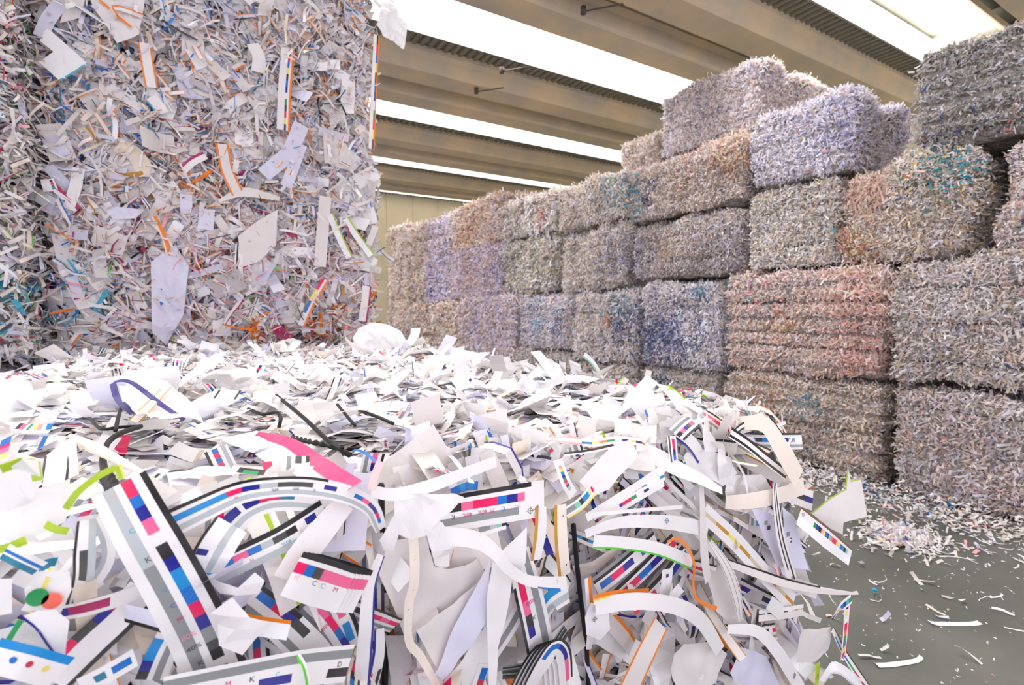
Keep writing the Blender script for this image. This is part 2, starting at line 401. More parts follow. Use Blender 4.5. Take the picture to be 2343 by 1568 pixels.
SOFT = dict(p='z', r='a', S='z', O='x', o='x', Y='y', b='k', N='k', n='v', T='j', B='j', E='j')   # faded tints of the old stock
def soft(t): return ''.join(SOFT.get(q, q) for q in t)
def soft_pal(d):
    e = {}
    for q in d: e[SOFT.get(q, q)] = e.get(SOFT.get(q, q), 0)+d[q]
    return e
def wall_bale(x0, y0, y1, z0, z1, label, palette=None, blobs=(), grooves=5, gaxis='z', depth=1.2, faces=('-x', '-y', '+z'), dens=None, wid=None,
              amp=.055, r=.13, tufts=(), group='paper bales stacked along the right side', lav=False, pref=(0, 0, -1), grid=False, spread=.75, dens_k=1.):
    tint = next((t for k, t in TINTS if k in label), (1, 1, 1)); tint = [(1+(t-1)*.5)*k for t, k in zip(tint, (1.07, 1.055, 1.07))]
    size = (depth, y1-y0-.045, z1-z0-.02); r = r*random.uniform(.8, 1.5)
    cx, cy = x0+depth/2, (y0+y1)/2
    o = empty('paper_bale', (cx, cy, z0)); setp(o, label, 'paper bale', group)
    yaw_ = random.uniform(-.02, .02); o.rotation_euler = (random.uniform(-.008, .008), random.uniform(-.01, .01), yaw_)
    h = np.array(size)/2
    if gaxis == 'z': gr = [(-1+2*(i+.7)/(grooves+.4))*h[2]+random.uniform(-.02, .02) for i in range(grooves)]
    else: gr = [(-1+2*(i+.7)/(grooves+.4))*h[1]+random.uniform(-.02, .02) for i in range(grooves)]
    b = Bale(size, r=r, amp=amp, f=4.5, seed=random.uniform(0, 20), grooves=gr, gaxis=gaxis, gdepth=.055 if gaxis == 'z' and grooves > 4 else .025, gw=.022)
    near = y0 < 6
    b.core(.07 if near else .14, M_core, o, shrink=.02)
    D = dens or (5400 if y0 < 4 else 3600 if y0 < 7 else 1500 if y0 < 11 else 800)
    D *= dens_k
    palette = soft_pal(palette or GREY); blobs = [(c, soft(t), q, p*.8) for (c, t, q, p) in blobs]
    wd = wid or ((.006, .015) if y0 < 4 else (.009, .02) if y0 < 7 else (.014, .03) if y0 < 11 else (.022, .045))
    ln = (wd[0]*4.5, wd[1]*5.5)
    gi = 2 if gaxis == 'z' else 1; ga = np.array(gr)
    def offwire(P): return (np.abs(P[:, gi][:, None]-ga[None, :]).min(1) > .02) | (rng.random(len(P)) < (.45 if grooves > 4 else .75))
    V, Q, C, _ = shreds(b, faces, D, wd, ln, palette or GREY, keep=offwire, pref=pref, spread=spread, lift=.13, push=.024, out=(-.9, 1.1), K=4, curl=2.4, blobs=blobs, kink=.5)
    C = np.clip(C*np.array(tint), 0, .93)
    sh = link('shredded_paper', quads_mesh('shredded_paper', V, Q, M_shred, C), o); sh['kind'] = 'stuff'
    for g in gr: wire_loop(b, g, gaxis, .006 if near else .008, M_wire2, o, off=-.004)
    if grid:
        for i in range(4):
            wire_loop(b, (-1+2*(i+.7)/4.4)*h[1], 'y', .008, M_wire2, o, off=-.004)
    for (c, key, rad, n_, lab) in tufts:
        key = soft(key)+'t'; n_ *= 1.5
        keep = lambda P, c=c, rad=rad: np.linalg.norm(P-np.array(c), axis=1) < rad*rng.uniform(.5, 1.15, len(P))
        V, Q, C, _ = shreds(b, ('-x', '+z', '-y'), n_, wd, (ln[0]*1.2, ln[1]*1.3), {k: 1 for k in key}, pref=(0, 0, -1), spread=.5, lift=.4, push=.07, out=(.2, 1.2), K=4, curl=1.6, keep=keep)
        t = link('shred_tuft', quads_mesh('shred_tuft', V, Q, M_shred, C), o); t['label'] = lab; t['kind'] = 'stuff'
    return o
TINTS = [('directly under', (.98, .98, .93)), ('wire-gridded bale', (1, 1, .96)), ('crumbling top', (.93, .92, .95)), ('brick-like wire grooves, top', (.78, .79, .74)), ('under the dark brick', (.98, .94, .86)), ('bluish-white', (1.0, 1.02, 1.24)), ('directly under', (.98, .98, .93)), ('beside the ochre', (.86, .87, .78)),
         ('ochre and lilac paper bale', (1.10, .98, .92)), ('lilac and ochre', (.98, .88, 1.04)), ('darker lilac', (.84, .78, 1.06)), ('lilac', (1.0, .93, 1.10)), ('brownish', (.80, .72, .63)), ('beneath', (.74, .70, .66)),
         ('blue shreds hanging', (1.02, 1.03, 1.12)), ('teal and green flecks', (1.06, 1.05, 1.08)), ('narrow green-grey', (.86, .91, .90)), ('pink-tinged', (1.02, .90, .85)), ('tangled', (.80, .78, .76)), ('near end, loose', (.74, .70, .72)),
         ('pale pink whorls', (.92, .88, .88)), ('straw-yellow', (.84, .78, .76)), ('orange-brown tuft', (.92, .83, .76)), ('bulging white lumps', (.95, .93, .88)), ('vertical strands', (1.06, 1.0, .92)), ('ochre stain', (1.0, .9, .7)),
         ('shaggy white', (1.05, 1.01, 1.06)), ('beige', (.98, .88, .78))]
X0 = 5.03
XU = 5.13
def hz(y0, y1, z0, z1): return (1.2/2, (y1-y0)/2, (z1-z0)/2)
PU = dict(L=8, W=4, w=4, t=4, c=5, H=3, v=.8, J=2, y=1)
PK = dict(GREY, p=5, S=1.4, c=4)
BL = dict(GREY, L=12, V=4, v=.6)
N_ = -.6  # local x of the face toward the aisle
B = wall_bale
# floor layer
B(X0, .30, 2.08, 0, .92, 'grey mixed paper bale on the floor at the near end, loose shreds drifted against it', pal(p=3, L=5), blobs=[((N_, -.5, -.1), 'pL', .4, .6), ((N_, -.1, .2), 'Vw', .4, .5)], grooves=4)
B(X0, 2.12, 3.76, 0, .90, 'brownish paper bale on the floor beneath the pink-tinged bale', pal(t=8, c=4, o=.6, B=.4), blobs=[((N_, .3, .2), 'oO', .25, .35), ((N_, -.2, .2), 'TB', .12, .7)], grooves=5)
B(X0, 3.82, 5.12, 0, .80, 'grey paper bale on the floor beneath the bale with hanging dark blue shreds', pal(), blobs=[((N_, .2, .2), 'Tb', .2, .5)], grooves=4)
B(X0, 5.16, 6.60, 0, .78, 'grey paper bale on the floor beneath the white bale with teal and green flecks', pal(), grooves=4)
B(X0, 6.65, 8.40, 0, .86, 'bluish grey paper bale on the floor beneath the narrow green-grey bale', pal(f=.6, L=5), grooves=4)
B(X0, 8.45, 10.85, 0, .96, 'smooth lilac banded paper bale low down, its top ledge jutting out', PU, amp=.015, r=.04, grooves=5, dens_k=1.3)
B(X0, 11.1, 12.9, 0, .86, 'beige paper bale on the floor beside the dark upright gap', pal(c=5, t=5), grooves=3)
B(X0, 12.95, 14.75, 0, .86, 'beige paper bale on the floor, next beyond the one by the dark gap', pal(c=5, t=5), grooves=3)
B(X0, 14.8, 16.8, 0, .86, 'beige paper bale on the floor near the far end of the row', pal(c=5, t=5), grooves=3)
# second layer
B(X0, .30, 2.08, .93, 1.98, 'large grey bale of tangled white strips, second layer at the near end', pal(W=8, p=2, L=4), blobs=[((N_, .5, .2), 'Vw', .35, .6)], grooves=3, amp=.06)
B(X0, 2.12, 3.77, .92, 1.97, 'pink-tinged paper bale with horizontal wire grooves, second layer', pal(p=4, c=4, t=5, S=.3), blobs=[((N_, -.6, .25), 'pSp', .3, .8), ((N_, -.6, -.3), 'pSp', .25, .8), ((N_, .35, .3), 'PT', .2, .15), ((N_, .1, .0), 'oY', .15, .4)],
  tufts=[((N_, -.62, .42), 'ppSW', .3, 900, 'pale red shred tuft')], grooves=6)
B(X0, 3.80, 5.12, .82, 1.93, 'white and grey paper bale with dark blue shreds hanging down it', pal(L=7, b=1, W=7), blobs=[((N_, .1, -.15), 'bNLn', .34, .9), ((N_, .5, -.25), 'bnN', .3, .8), ((N_, -.35, -.1), 'LbV', .4, .6), ((N_, -.35, .45), 'TB', .12, .8)],
  grooves=2, amp=.06, spread=.5)
B(X0, 5.16, 6.60, .80, 1.86, 'whitish paper bale with teal and green flecks beside the blue-streaked bale', pal(W=8, w=7), blobs=[((N_, -.45, .3), 'TEf', .3, .35), ((N_, -.5, 0), 'bn', .3, .5), ((N_, -.2, .1), 'o', .12, .5)], grooves=2, spread=.5)
B(X0, 6.65, 8.40, .88, 1.86, 'narrow green-grey paper bale between the white bale and the lilac one', pal(f=1.2, T=.5, s=1, t=5), blobs=[((N_, .2, 0), 'Tf', .3, .4), ((N_, -.5, 0), 'Tb', .2, .4)], grooves=2)
B(X0, 8.45, 10.2, .98, 1.86, 'smooth lilac paper bale with horizontal bands, second layer', PU, amp=.012, r=.04, grooves=7, dens_k=1.4)
B(X0, 10.25, 11.0, .90, 1.86, 'slim paper bale with an ochre stain beside the lilac banded bale', dict(PU, o=2, Y=2), amp=.02, r=.05, grooves=4)
B(X0, 11.1, 12.9, .88, 1.79, 'beige paper bale with ragged top, second layer beside the dark gap', pal(c=6, t=5, p=2), grooves=2)
B(X0, 12.95, 14.75, .88, 1.79, 'beige paper bale, second layer, next beyond the ragged-topped one', pal(c=6, t=5, p=2), grooves=2)
B(X0, 14.8, 16.8, .88, 1.90, 'beige paper bale, second layer near the far end of the row', pal(c=6, t=6), grooves=2)
# third layer
B(XU, .30, 1.55, 2.0, 2.86, 'grey paper bale with pale pink whorls, third layer at the near end', pal(p=2, W=7), blobs=[((N_, .2, .1), 'pV', .35, .6), ((N_, -.1, -.1), 'o', .1, .6)], grooves=3, amp=.06)
B(XU, 1.58, 2.60, 2.0, 2.86, 'paper bale with red and yellow tufts, third layer under the dark brick-like bale', pal(t=7, Y=1, c=4), blobs=[((N_, .35, .2), 'pSW', .28, .8), ((N_, -.2, .3), 'YcT', .25, .5), ((N_, -.3, .3), 'Tf', .15, .5), ((N_, .35, -.25), 'Yo', .22, .5)],
  tufts=[((N_, .3, .18), 'pSpS', .22, 1400, 'orange-red shred tuft'), ((N_, .47, -.2), 'SrSp', .12, 1800, 'bright red shred tuft')], grooves=2, amp=.06)
B(XU, 2.63, 3.58, 2.0, 2.86, 'pale grey paper bale directly under the bluish-white bale', pal(H=10, t=6, f=.4), grooves=2)
B(XU, 3.62, 5.45, 1.99, 2.77, 'grey-brown paper bale with a straw-yellow spot, third layer', pal(J=9, u=5, n=1), blobs=[((N_, .25, 0), 'Yct', .14, .95), ((N_, -.75, -.2), 'nLu', .3, .5), ((N_, .8, -.1), 'Lnb', .35, .6)], grooves=2, spread=.5)
B(XU, 5.5, 7.15, 1.89, 2.87, 'grey paper bale with bulging white lumps, third layer', pal(W=7), blobs=[((N_, -.7, 0), 'LJn', .4, .5)], grooves=2, amp=.07)
B(XU, 7.2, 9.15, 1.89, 2.95, 'green-grey paper bale beside the ochre-and-lilac bale, third layer', pal(t=6, J=8, L=4), grooves=2, spread=.5)
B(XU, 9.2, 11.75, 1.89, 3.0, 'lilac and ochre paper bale with a grid of wires, third layer', dict(PU, n=1), blobs=[((N_, .3, 0), 'oYc', .4, .6), ((N_, -1.1, -.2), 'nL', .4, .4)], amp=.02, r=.05, grooves=3, grid=True, dens_k=1.3)
B(XU, 11.8, 13.5, 1.82, 3.0, 'darker lilac paper bale beyond the wire-gridded one, third layer', dict(PU, n=2), amp=.02, r=.05, grooves=3, grid=True, dens_k=1.2)
B(XU, 13.55, 15.2, 1.92, 3.22, 'beige flecked paper bale, third layer toward the far end', pal(c=7, t=6), grooves=2)
B(XU, 15.25, 17.1, 1.93, 3.24, 'beige flecked paper bale, third layer at the far end', pal(c=7, t=6), grooves=2)
# fourth layer
B(XU-.02, .30, 2.07, 2.88, 3.72, 'dark grey paper bale with brick-like wire grooves, top of the near end', dict(J=10, H=7, u=7, G=4, L=3, w=3, b=.4, r=.2), grooves=6, amp=.035, dens_k=1.1)
B(XU, 2.52, 3.58, 2.88, 3.71, 'bluish-white paper bale on top, with a shaggy rounded corner', BL, blobs=[((N_, .1, -.1), 'VW', .25, .5), ((N_, -.4, 0), 'Ln', .3, .4)], grooves=3, amp=.05, r=.16)
B(XU, 3.62, 5.47, 2.79, 3.56, 'grey-brown paper bale with an orange-brown tuft on its top corner', pal(J=8, t=7, o=.5), blobs=[((N_, -.1, .2), 'oS', .25, .35), ((N_, .55, -.1), 'bN', .1, .95), ((N_, .5, .1), 'bN', .07, .95), ((N_, .85, .1), 'Tf', .14, .7), ((N_, .8, -.2), 'Tf', .14, .6)],
  tufts=[((N_, -.72, .2), 'oScO', .26, 1300, 'orange-brown shred tuft')], grooves=2, spread=.5)
B(XU, 5.5, 7.2, 2.89, 3.64, 'beige-grey paper bale with vertical strands, fourth layer', pal(c=5, f=.5), blobs=[((N_, -.6, .1), 'Tfs', .3, .3)], grooves=2, spread=.4)
B(XU, 7.25, 9.15, 2.97, 3.72, 'grey paper bale with a crumbling top, fourth layer beside the wire-gridded bale', pal(L=4), blobs=[((N_, -.5, 0), 'pr', .2, .3)], grooves=2, spread=.5)
B(XU, 9.2, 11.75, 3.02, 4.05, 'ochre and lilac paper bale with a grid of wires and cream crown, fourth layer', dict(PU, c=9, Y=1, o=1.5), blobs=[((N_, .2, 0), 'oYc', .6, .5)], amp=.03, r=.08, grooves=3, grid=True, dens_k=1.3)
B(XU, 11.8, 13.5, 3.02, 3.98, 'lilac paper bale beyond the cream-crowned one, fourth layer', dict(PU, n=1), amp=.02, r=.07, grooves=3, grid=True)
B(XU, 13.55, 15.2, 3.24, 4.02, 'beige paper bale against the far wall, fourth layer', pal(c=6, o=.4), grooves=2)
B(XU, 15.25, 17.1, 3.26, 4.28, 'tallest beige paper bale against the far wall, half behind the tower of strips', pal(c=6, o=.4), grooves=2)
# second rank, behind
for (y0, y1, z0, z1) in ((4.4, 6.1, 0, 1.04), (4.4, 6.1, 1.05, 2.07), (4.4, 6.1, 2.08, 3.09), (6.15, 7.5, 0, 1.2), (6.15, 7.5, 1.21, 2.4), (6.15, 7.5, 2.41, 3.6)):
    B(6.4, y0, y1, z0, z1, 'paper bale of the rear rank, hidden behind the front rank', faces=('-y',), dens_k=.2, group='rear rank bales hidden behind the front rank', depth=1.9)
B(6.4, 4.4, 6.1, 3.1, 4.08, 'grey paper bale of the rear rank, directly under the topmost bale of all', pal(L=5), depth=1.9, grooves=3, dens_k=1.5)
B(6.4, 4.4, 6.1, 4.09, 5.03, 'topmost paper bale of all, pale with a shaggy white right side', dict(BL, c=5, L=6), blobs=[((-.6, -.6, .3), 'nJ', .15, .8), ((.4, -.85, 0), 'Vic', .9, .7)], depth=1.9, grooves=4, amp=.05, r=.13, dens_k=2)
B(6.4, 6.15, 7.1, 3.61, 4.58, 'small beige paper bale peeping out left of the topmost bale', pal(c=6, t=6), depth=1.2, grooves=2, dens_k=1.5)

# ------------------------------------------------------------------ near bales of printers' trim
TRIM_F = dict(W=10, w=9, V=5, L=2, c=1, i=2)
BAR = 'RBNPCKK'
YFR = .93
def trim_bale(cx, cy, z0, size, label, palette, styles, faces, dens, wid, leng, group, parts=0, grooves=(), sag=0., pref=None, spread=.8, lift=.2, push=.04,
              amp=.03, r=.08, blobs=(), K=4, wire_r=.006, curl=1.3, seed=1., fparts='-y', dens_face=None, keep=None, twist=.9, wires=True, sheets={}):
    o = empty('paper_bale', (cx, cy, z0)); setp(o, label, 'paper bale', group)
    b = Bale(size, r=r, amp=amp, f=4., seed=seed, grooves=grooves, gaxis='x', sag=sag, gdepth=.045, gw=.03)
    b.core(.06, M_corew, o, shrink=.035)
    Vs, Qs, Cs, off = [], [], [], 0
    for f in sheets:
        V, Q, C, _ = shreds(b, (f,), sheets[f][0], sheets[f][1], sheets[f][2], {'W': 5, 'w': 5, 'V': 2, 'L': 3, 'J': 1}, pref=(0, 0, -1.) if f[1] != 'z' else None, spread=.8, lift=.05, push=sheets[f][3], out=(-.2, 1.), K=5, curl=.7, kink=.25, twist=.3, keep=keep)
        Vs.append(V); Qs.append(Q+off); Cs.append(C); off += len(V)
    for f in faces:
        fc = list(dens_face[f]) if dens_face and f in dens_face else []
        cr, kk, tw = fc[8] if len(fc) > 8 else (curl, .45, twist)
        d, wd, ln, st, pf, sp, lf, pu = fc[:8] if dens_face and f in dens_face else (dens, wid, leng, styles, pref, spread, lift, push)
        V, Q, C, S1 = shreds(b, (f,), d, wd, ln, palette, pref=pf, spread=sp, lift=lf, push=pu, out=(-.9, 1.), K=K, curl=cr, styles=st, blobs=blobs,
                             kink=kk, want_parts=parts if f == fparts else 0, keep=keep, twist=tw)
        Vs.append(V); Qs.append(Q+off); Cs.append(C); off += len(V)
        for (v, q, c) in S1:
            link('paper_strip', quads_mesh('paper_strip', v, q, M_paper, c), o)
    sh = link('shredded_paper', quads_mesh('shredded_paper', np.concatenate(Vs), np.concatenate(Qs), M_paper, np.concatenate(Cs)), o); sh['kind'] = 'stuff'
    if wires:
        for g in grooves: wire_loop(b, g, 'x', wire_r, M_wire, o, off=-.015)
    return o, b
ST_FRONT = [('plain', 7.), ('bar', 1.), ('edge', 2., 'NKBOolKK'), ('twin', .4, 'OKo'), ('mini', .5), ('solid', .3, 'RNBO')]
ST_TOP = [('plain', 9.), ('edge', 2., 'NKKBnM'), ('solid', .4, 'RNBpO'), ('mini', .35), ('bar', .25), ('twin', .2, 'KOe')]
ST_TOW = [('plain', 6.), ('edge', 3., 'OOBfTMKN'), ('solid', .4, 'OBMTKo'), ('mini', 1.), ('twin', .6, 'OMK')]
XFR, XFL = 1.50, -.88
W_, cxf = XFR-XFL, (XFR+XFL)/2
ZT = CAMZ-.33
gfr = [at_y(300, 1300, YFR).x-cxf, at_y(878, 1400, YFR).x-cxf, at_y(1305, 1400, YFR).x-cxf]
def front_pref(P):
    x = P[:, 0]+cxf
    a = np.zeros((len(P), 3)); left = x < .22; mid = (x >= .22) & (x < .7)
    a[left] = (.55, 0, -.8); a[mid] = (.1, 0, -1); a[(~left) & (~mid)] = (.5, 0, -.6)
    s = np.where(rng.random(len(P)) < .35, -1, 1); a[:, 0] *= s
    return a*2
near_o, near_b = trim_bale(cxf, YFR+.03+.68, 0, (W_, 1.36, ZT-.02), 'nearest paper bale of white trim strips and colour bars, filling the foreground', dict(TRIM_F), ST_FRONT, ('-y', '+z', '+x'),
    900, (.03, .06), (.12, .3), 'low bales of white printers trim', parts=95, grooves=gfr, sag=.28, amp=.028, r=.07, seed=2.3,
    dens_face={'-y': (1500, (.018, .05), (.08, .26), ST_FRONT, front_pref, .45, .09, .035, (1.0, .35, .7)),
               '+z': (2300, (.015, .046), (.05, .19), ST_TOP, None, 1, .06, .012, (.5, .16, .3)),
               '+x': (800, (.02, .05), (.08, .22), ST_FRONT, (0, 0, -1.), .6, .25, .06)}, K=4,
    sheets={'-y': (160, (.05, .11), (.1, .26), .035), '+z': (330, (.05, .12), (.08, .24), .012)})
for i, (ya, yb, lab) in enumerate(((2.32, 3.52, 'low trim bale just behind the nearest bale, only its top in view'), (3.54, 4.72, 'low trim bale at the foot of the tower, only its top in view'))):
    trim_bale(cxf, (ya+yb)/2, 0, (W_, yb-ya, ZT-.02), lab, dict(TRIM_F), ST_TOP, ('+z', '+x'), 900, (.03, .07), (.08, .24), 'low bales of white printers trim',
              grooves=(), amp=.035, r=.07, seed=5.+i, dens_face={'+z': (1700, (.015, .05), (.06, .2), ST_TOP, None, 1, .08, .018, (.6, .2, .35)), '+x': (350, (.03, .07), (.08, .24), ST_TOP, (0, 0, -1.), .6, .3, .05)}, fparts='+z', parts=40, sheets={'+z': (120, (.05, .13), (.08, .26), .03)})
# the tower of trim behind
TX0, TX1 = -1.02, 1.27
TY = 4.85
tc = (TX0+TX1)/2; TW = TX1-TX0
tg = [at_y(480, 300, TY).x-tc, at_y(340, 600, TY).x-tc, at_y(640, 300, TY).x-tc, at_y(735, 300, TY).x-tc]
lz = [0, 1.24, 2.44, 3.58, 4.7]
labs = ['bottom paper bale of the tower, hidden behind the low bales', 'paper bale low in the tower, magenta and orange edged strips with a cyan patch',
        'paper bale midway up the tower, orange and blue edged strips', 'paper bale high in the tower, mostly above the picture edge']
pals = [TRIM_F, dict(W=8, w=10, L=5, i=4, p=.5, c=1), dict(W=8, w=11, L=3, i=3, c=2), dict(W=8, w=10, L=4, c=2)]
for i in range(4):
    h = lz[i+1]-lz[i]-.015
    bl = []
    st = ST_TOW
    if i == 1:
        bl = [((-.95, -.6, -.15), 'fTBWf', .24, .4), ((.75, -.6, -.35), 'MOOWo', .3, .35), ((.25, -.6, .3), 'MWp', .35, .25), ((-.7, -.6, .35), 'MLW', .3, .2), ((.1, -.6, -.5), 'OOc', .14, .6)]
        st = [('plain', 5.), ('edge', 4., 'MMOKBoM'), ('solid', .9, 'MOMBKeO'), ('mini', 1.4), ('twin', .7, 'OMK')]
    if i == 3: st = [('plain', 5.), ('edge', 4., 'OOBTBKO'), ('solid', .9, 'OBTKBO'), ('mini', 1.4), ('twin', .8, 'OMK')]
    if i == 2:
        bl = [((-.8, -.6, .2), 'BTWu', .3, .3), ((-.6, -.6, -.25), 'OoW', .25, .3), ((.1, -.6, -.1), 'OMW', .3, .2)]
        st = [('plain', 5.), ('edge', 4., 'OOBTBOK'), ('solid', .9, 'OBTKBO'), ('mini', 1.4), ('twin', .8, 'OMK')]
    if i == 0: df = {'-y': (30, (.03, .06), (.1, .3), st, None, 1, .2, .04), '+x': (200, (.03, .07), (.08, .24), ST_TOP, (0, 0, -1.), .6, .3, .05)}
    else: df = {'-y': (1800, (.008, .03), (.06, .30), st, (0, 0, -1.), .66, .26, .085, (1.7, .5, 1.1)), '+x': (600, (.03, .07), (.08, .24), st, (0, 0, -1.), .6, .3, .06)}
    trim_bale(tc, TY+.04+.65, lz[i], (TW-.02, 1.3, h), labs[i], pals[i], st, ('-y', '+x'), 0, None, None, 'bales of the tall tower of trim', grooves=tg if i else (), amp=.035, r=.05,
              seed=9.+i, dens_face=df, blobs=bl, wire_r=.007, parts=60 if i else 0, sheets={'-y': (110, (.05, .16), (.1, .32), .075)} if i else {})
# neighbouring tower at the left edge
LX1 = -1.16
for i in range(1, 4):
    st = [('plain', 6.), ('edge', 3., 'TlMrKe'), ('solid', .3, 'TMelKr'), ('mini', 1.2)]
    bl = [((.9, -.6, -.2), 'fTWf', .3, .3)] if i == 1 else []
    trim_bale(LX1-1.1, 4.6+.65, lz[i], (2.2, 1.3, lz[i+1]-lz[i]-.015), ['', 'paper bale at the left edge, low, finer strips with green and cyan', 'paper bale at the left edge, middle height, fine shreds', 'paper bale at the left edge, topmost, mostly out of view'][i],
              pals[1], st, ('-y', '+x'), 0, None, None, 'bales of the tower cut off by the left edge', amp=.04, r=.1, seed=21.+i, blobs=bl,
              dens_face={'-y': (700, (.012, .03), (.07, .2), st, (0, 0, -1.), .7, .3, .06), '+x': (1900, (.012, .03), (.07, .2), st, (0, 0, -1.), .6, .35, .08)}, wires=False, keep=lambda P: P[:, 0] > .2)
trim_bale(LX1-1.1, 4.6+.65, 0, (2.2, 1.3, 1.22), 'bottom paper bale at the left edge, hidden behind the low bales', TRIM_F, ST_TOP, ('+x',), 150, (.03, .06), (.1, .2), 'bales of the tower cut off by the left edge', seed=30.)

#HEROES-BEGIN
# ------------------------------------------------------------------ single strips and sheets lying loose on the trim bales
import re
FW = Vector((math.sin(YAW), math.cos(YAW), 0))
_gl = {}
def glyphs(s):
    if s not in _gl:
        cu = bpy.data.curves.new('t', 'FONT'); cu.body = s; cu.size = 1; cu.align_x = 'CENTER'; cu.align_y = 'CENTER'; cu.resolution_u = 2
        o = bpy.data.objects.new('t', cu); COL.objects.link(o); dg = bpy.context.evaluated_depsgraph_get()
        me = o.evaluated_get(dg).to_mesh()
        _gl[s] = ([tuple(v.co[:2]) for v in me.vertices], [tuple(p.vertices) for p in me.polygons])
        o.evaluated_get(dg).to_mesh_clear(); bpy.data.objects.remove(o); bpy.data.curves.remove(cu)
    return _gl[s]
def ring_mark():
    V, Fc = [], []
    def q(a, b, c, d): i = len(V); V.extend([a, b, c, d]); Fc.append((i, i+1, i+2, i+3))
    t = .035
    q((-.6, -t), (.6, -t), (.6, t), (-.6, t)); q((-t, -.6), (t, -.6), (t, .6), (-t, .6))
    for k in range(14):
        a, b = 2*math.pi*k/14, 2*math.pi*(k+1)/14; r1, r2 = .33, .4
        q((r1*math.cos(a), r1*math.sin(a)), (r1*math.cos(b), r1*math.sin(b)), (r2*math.cos(b), r2*math.sin(b)), (r2*math.cos(a), r2*math.sin(a)))
    return V, Fc
def disc_mark():
    return [(math.cos(2*math.pi*k/16)*.5, math.sin(2*math.pi*k/16)*.5) for k in range(16)], [tuple(range(16))]
def rect_mark():
    return [(-.5, -.5), (.5, -.5), (.5, .5), (-.5, .5)], [(0, 1, 2, 3)]
def P3(p, plane):
    k, val = plane; off = p[2] if len(p) > 2 else .0
    return at_y(p[0], p[1], val-off) if k == 'y' else at_z(p[0], p[1], val+off)
def toks(s):
    out = []
    for a, b in re.findall(r'([A-Za-z_])(\d*\.?\d*)', s): out.append((a, float(b) if b else 1.))
    t = sum(x[1] for x in out); r = []; u = 0
    for a, b in out: r.append((u, u+b/t, a)); u += b/t
    return r
def crom(P, n):
    if len(P) == 2: return [P[0].lerp(P[1], i/n) for i in range(n+1)]
    Q = [P[0]*2-P[1]]+P+[P[-1]*2-P[-2]]; L = [0]
    for i in range(len(P)-1): L.append(L[-1]+(P[i+1]-P[i]).length)
    out = []
    for k in range(n+1):
        s = L[-1]*k/n; i = 0
        while i < len(P)-2 and L[i+1] < s: i += 1
        t = (s-L[i])/max(L[i+1]-L[i], 1e-9); a, b, c, d = Q[i:i+4]
        out.append(.5*((2*b)+(-a+c)*t+(2*a-5*b+4*c-d)*t*t+(-a+3*b-3*c+d)*t**3))
    return out
FP = ('y', YFR); TP = ('z', ZT)
def finish(name, V, Fc, C, label, cat, group, m=None, smooth=True):
    c = sum(V, Vector())/len(V)
    o = link(name, py_mesh(name, [v-c for v in V], Fc, m or M_paper, C, smooth)); o.location = c
    return setp(o, label, cat, group)
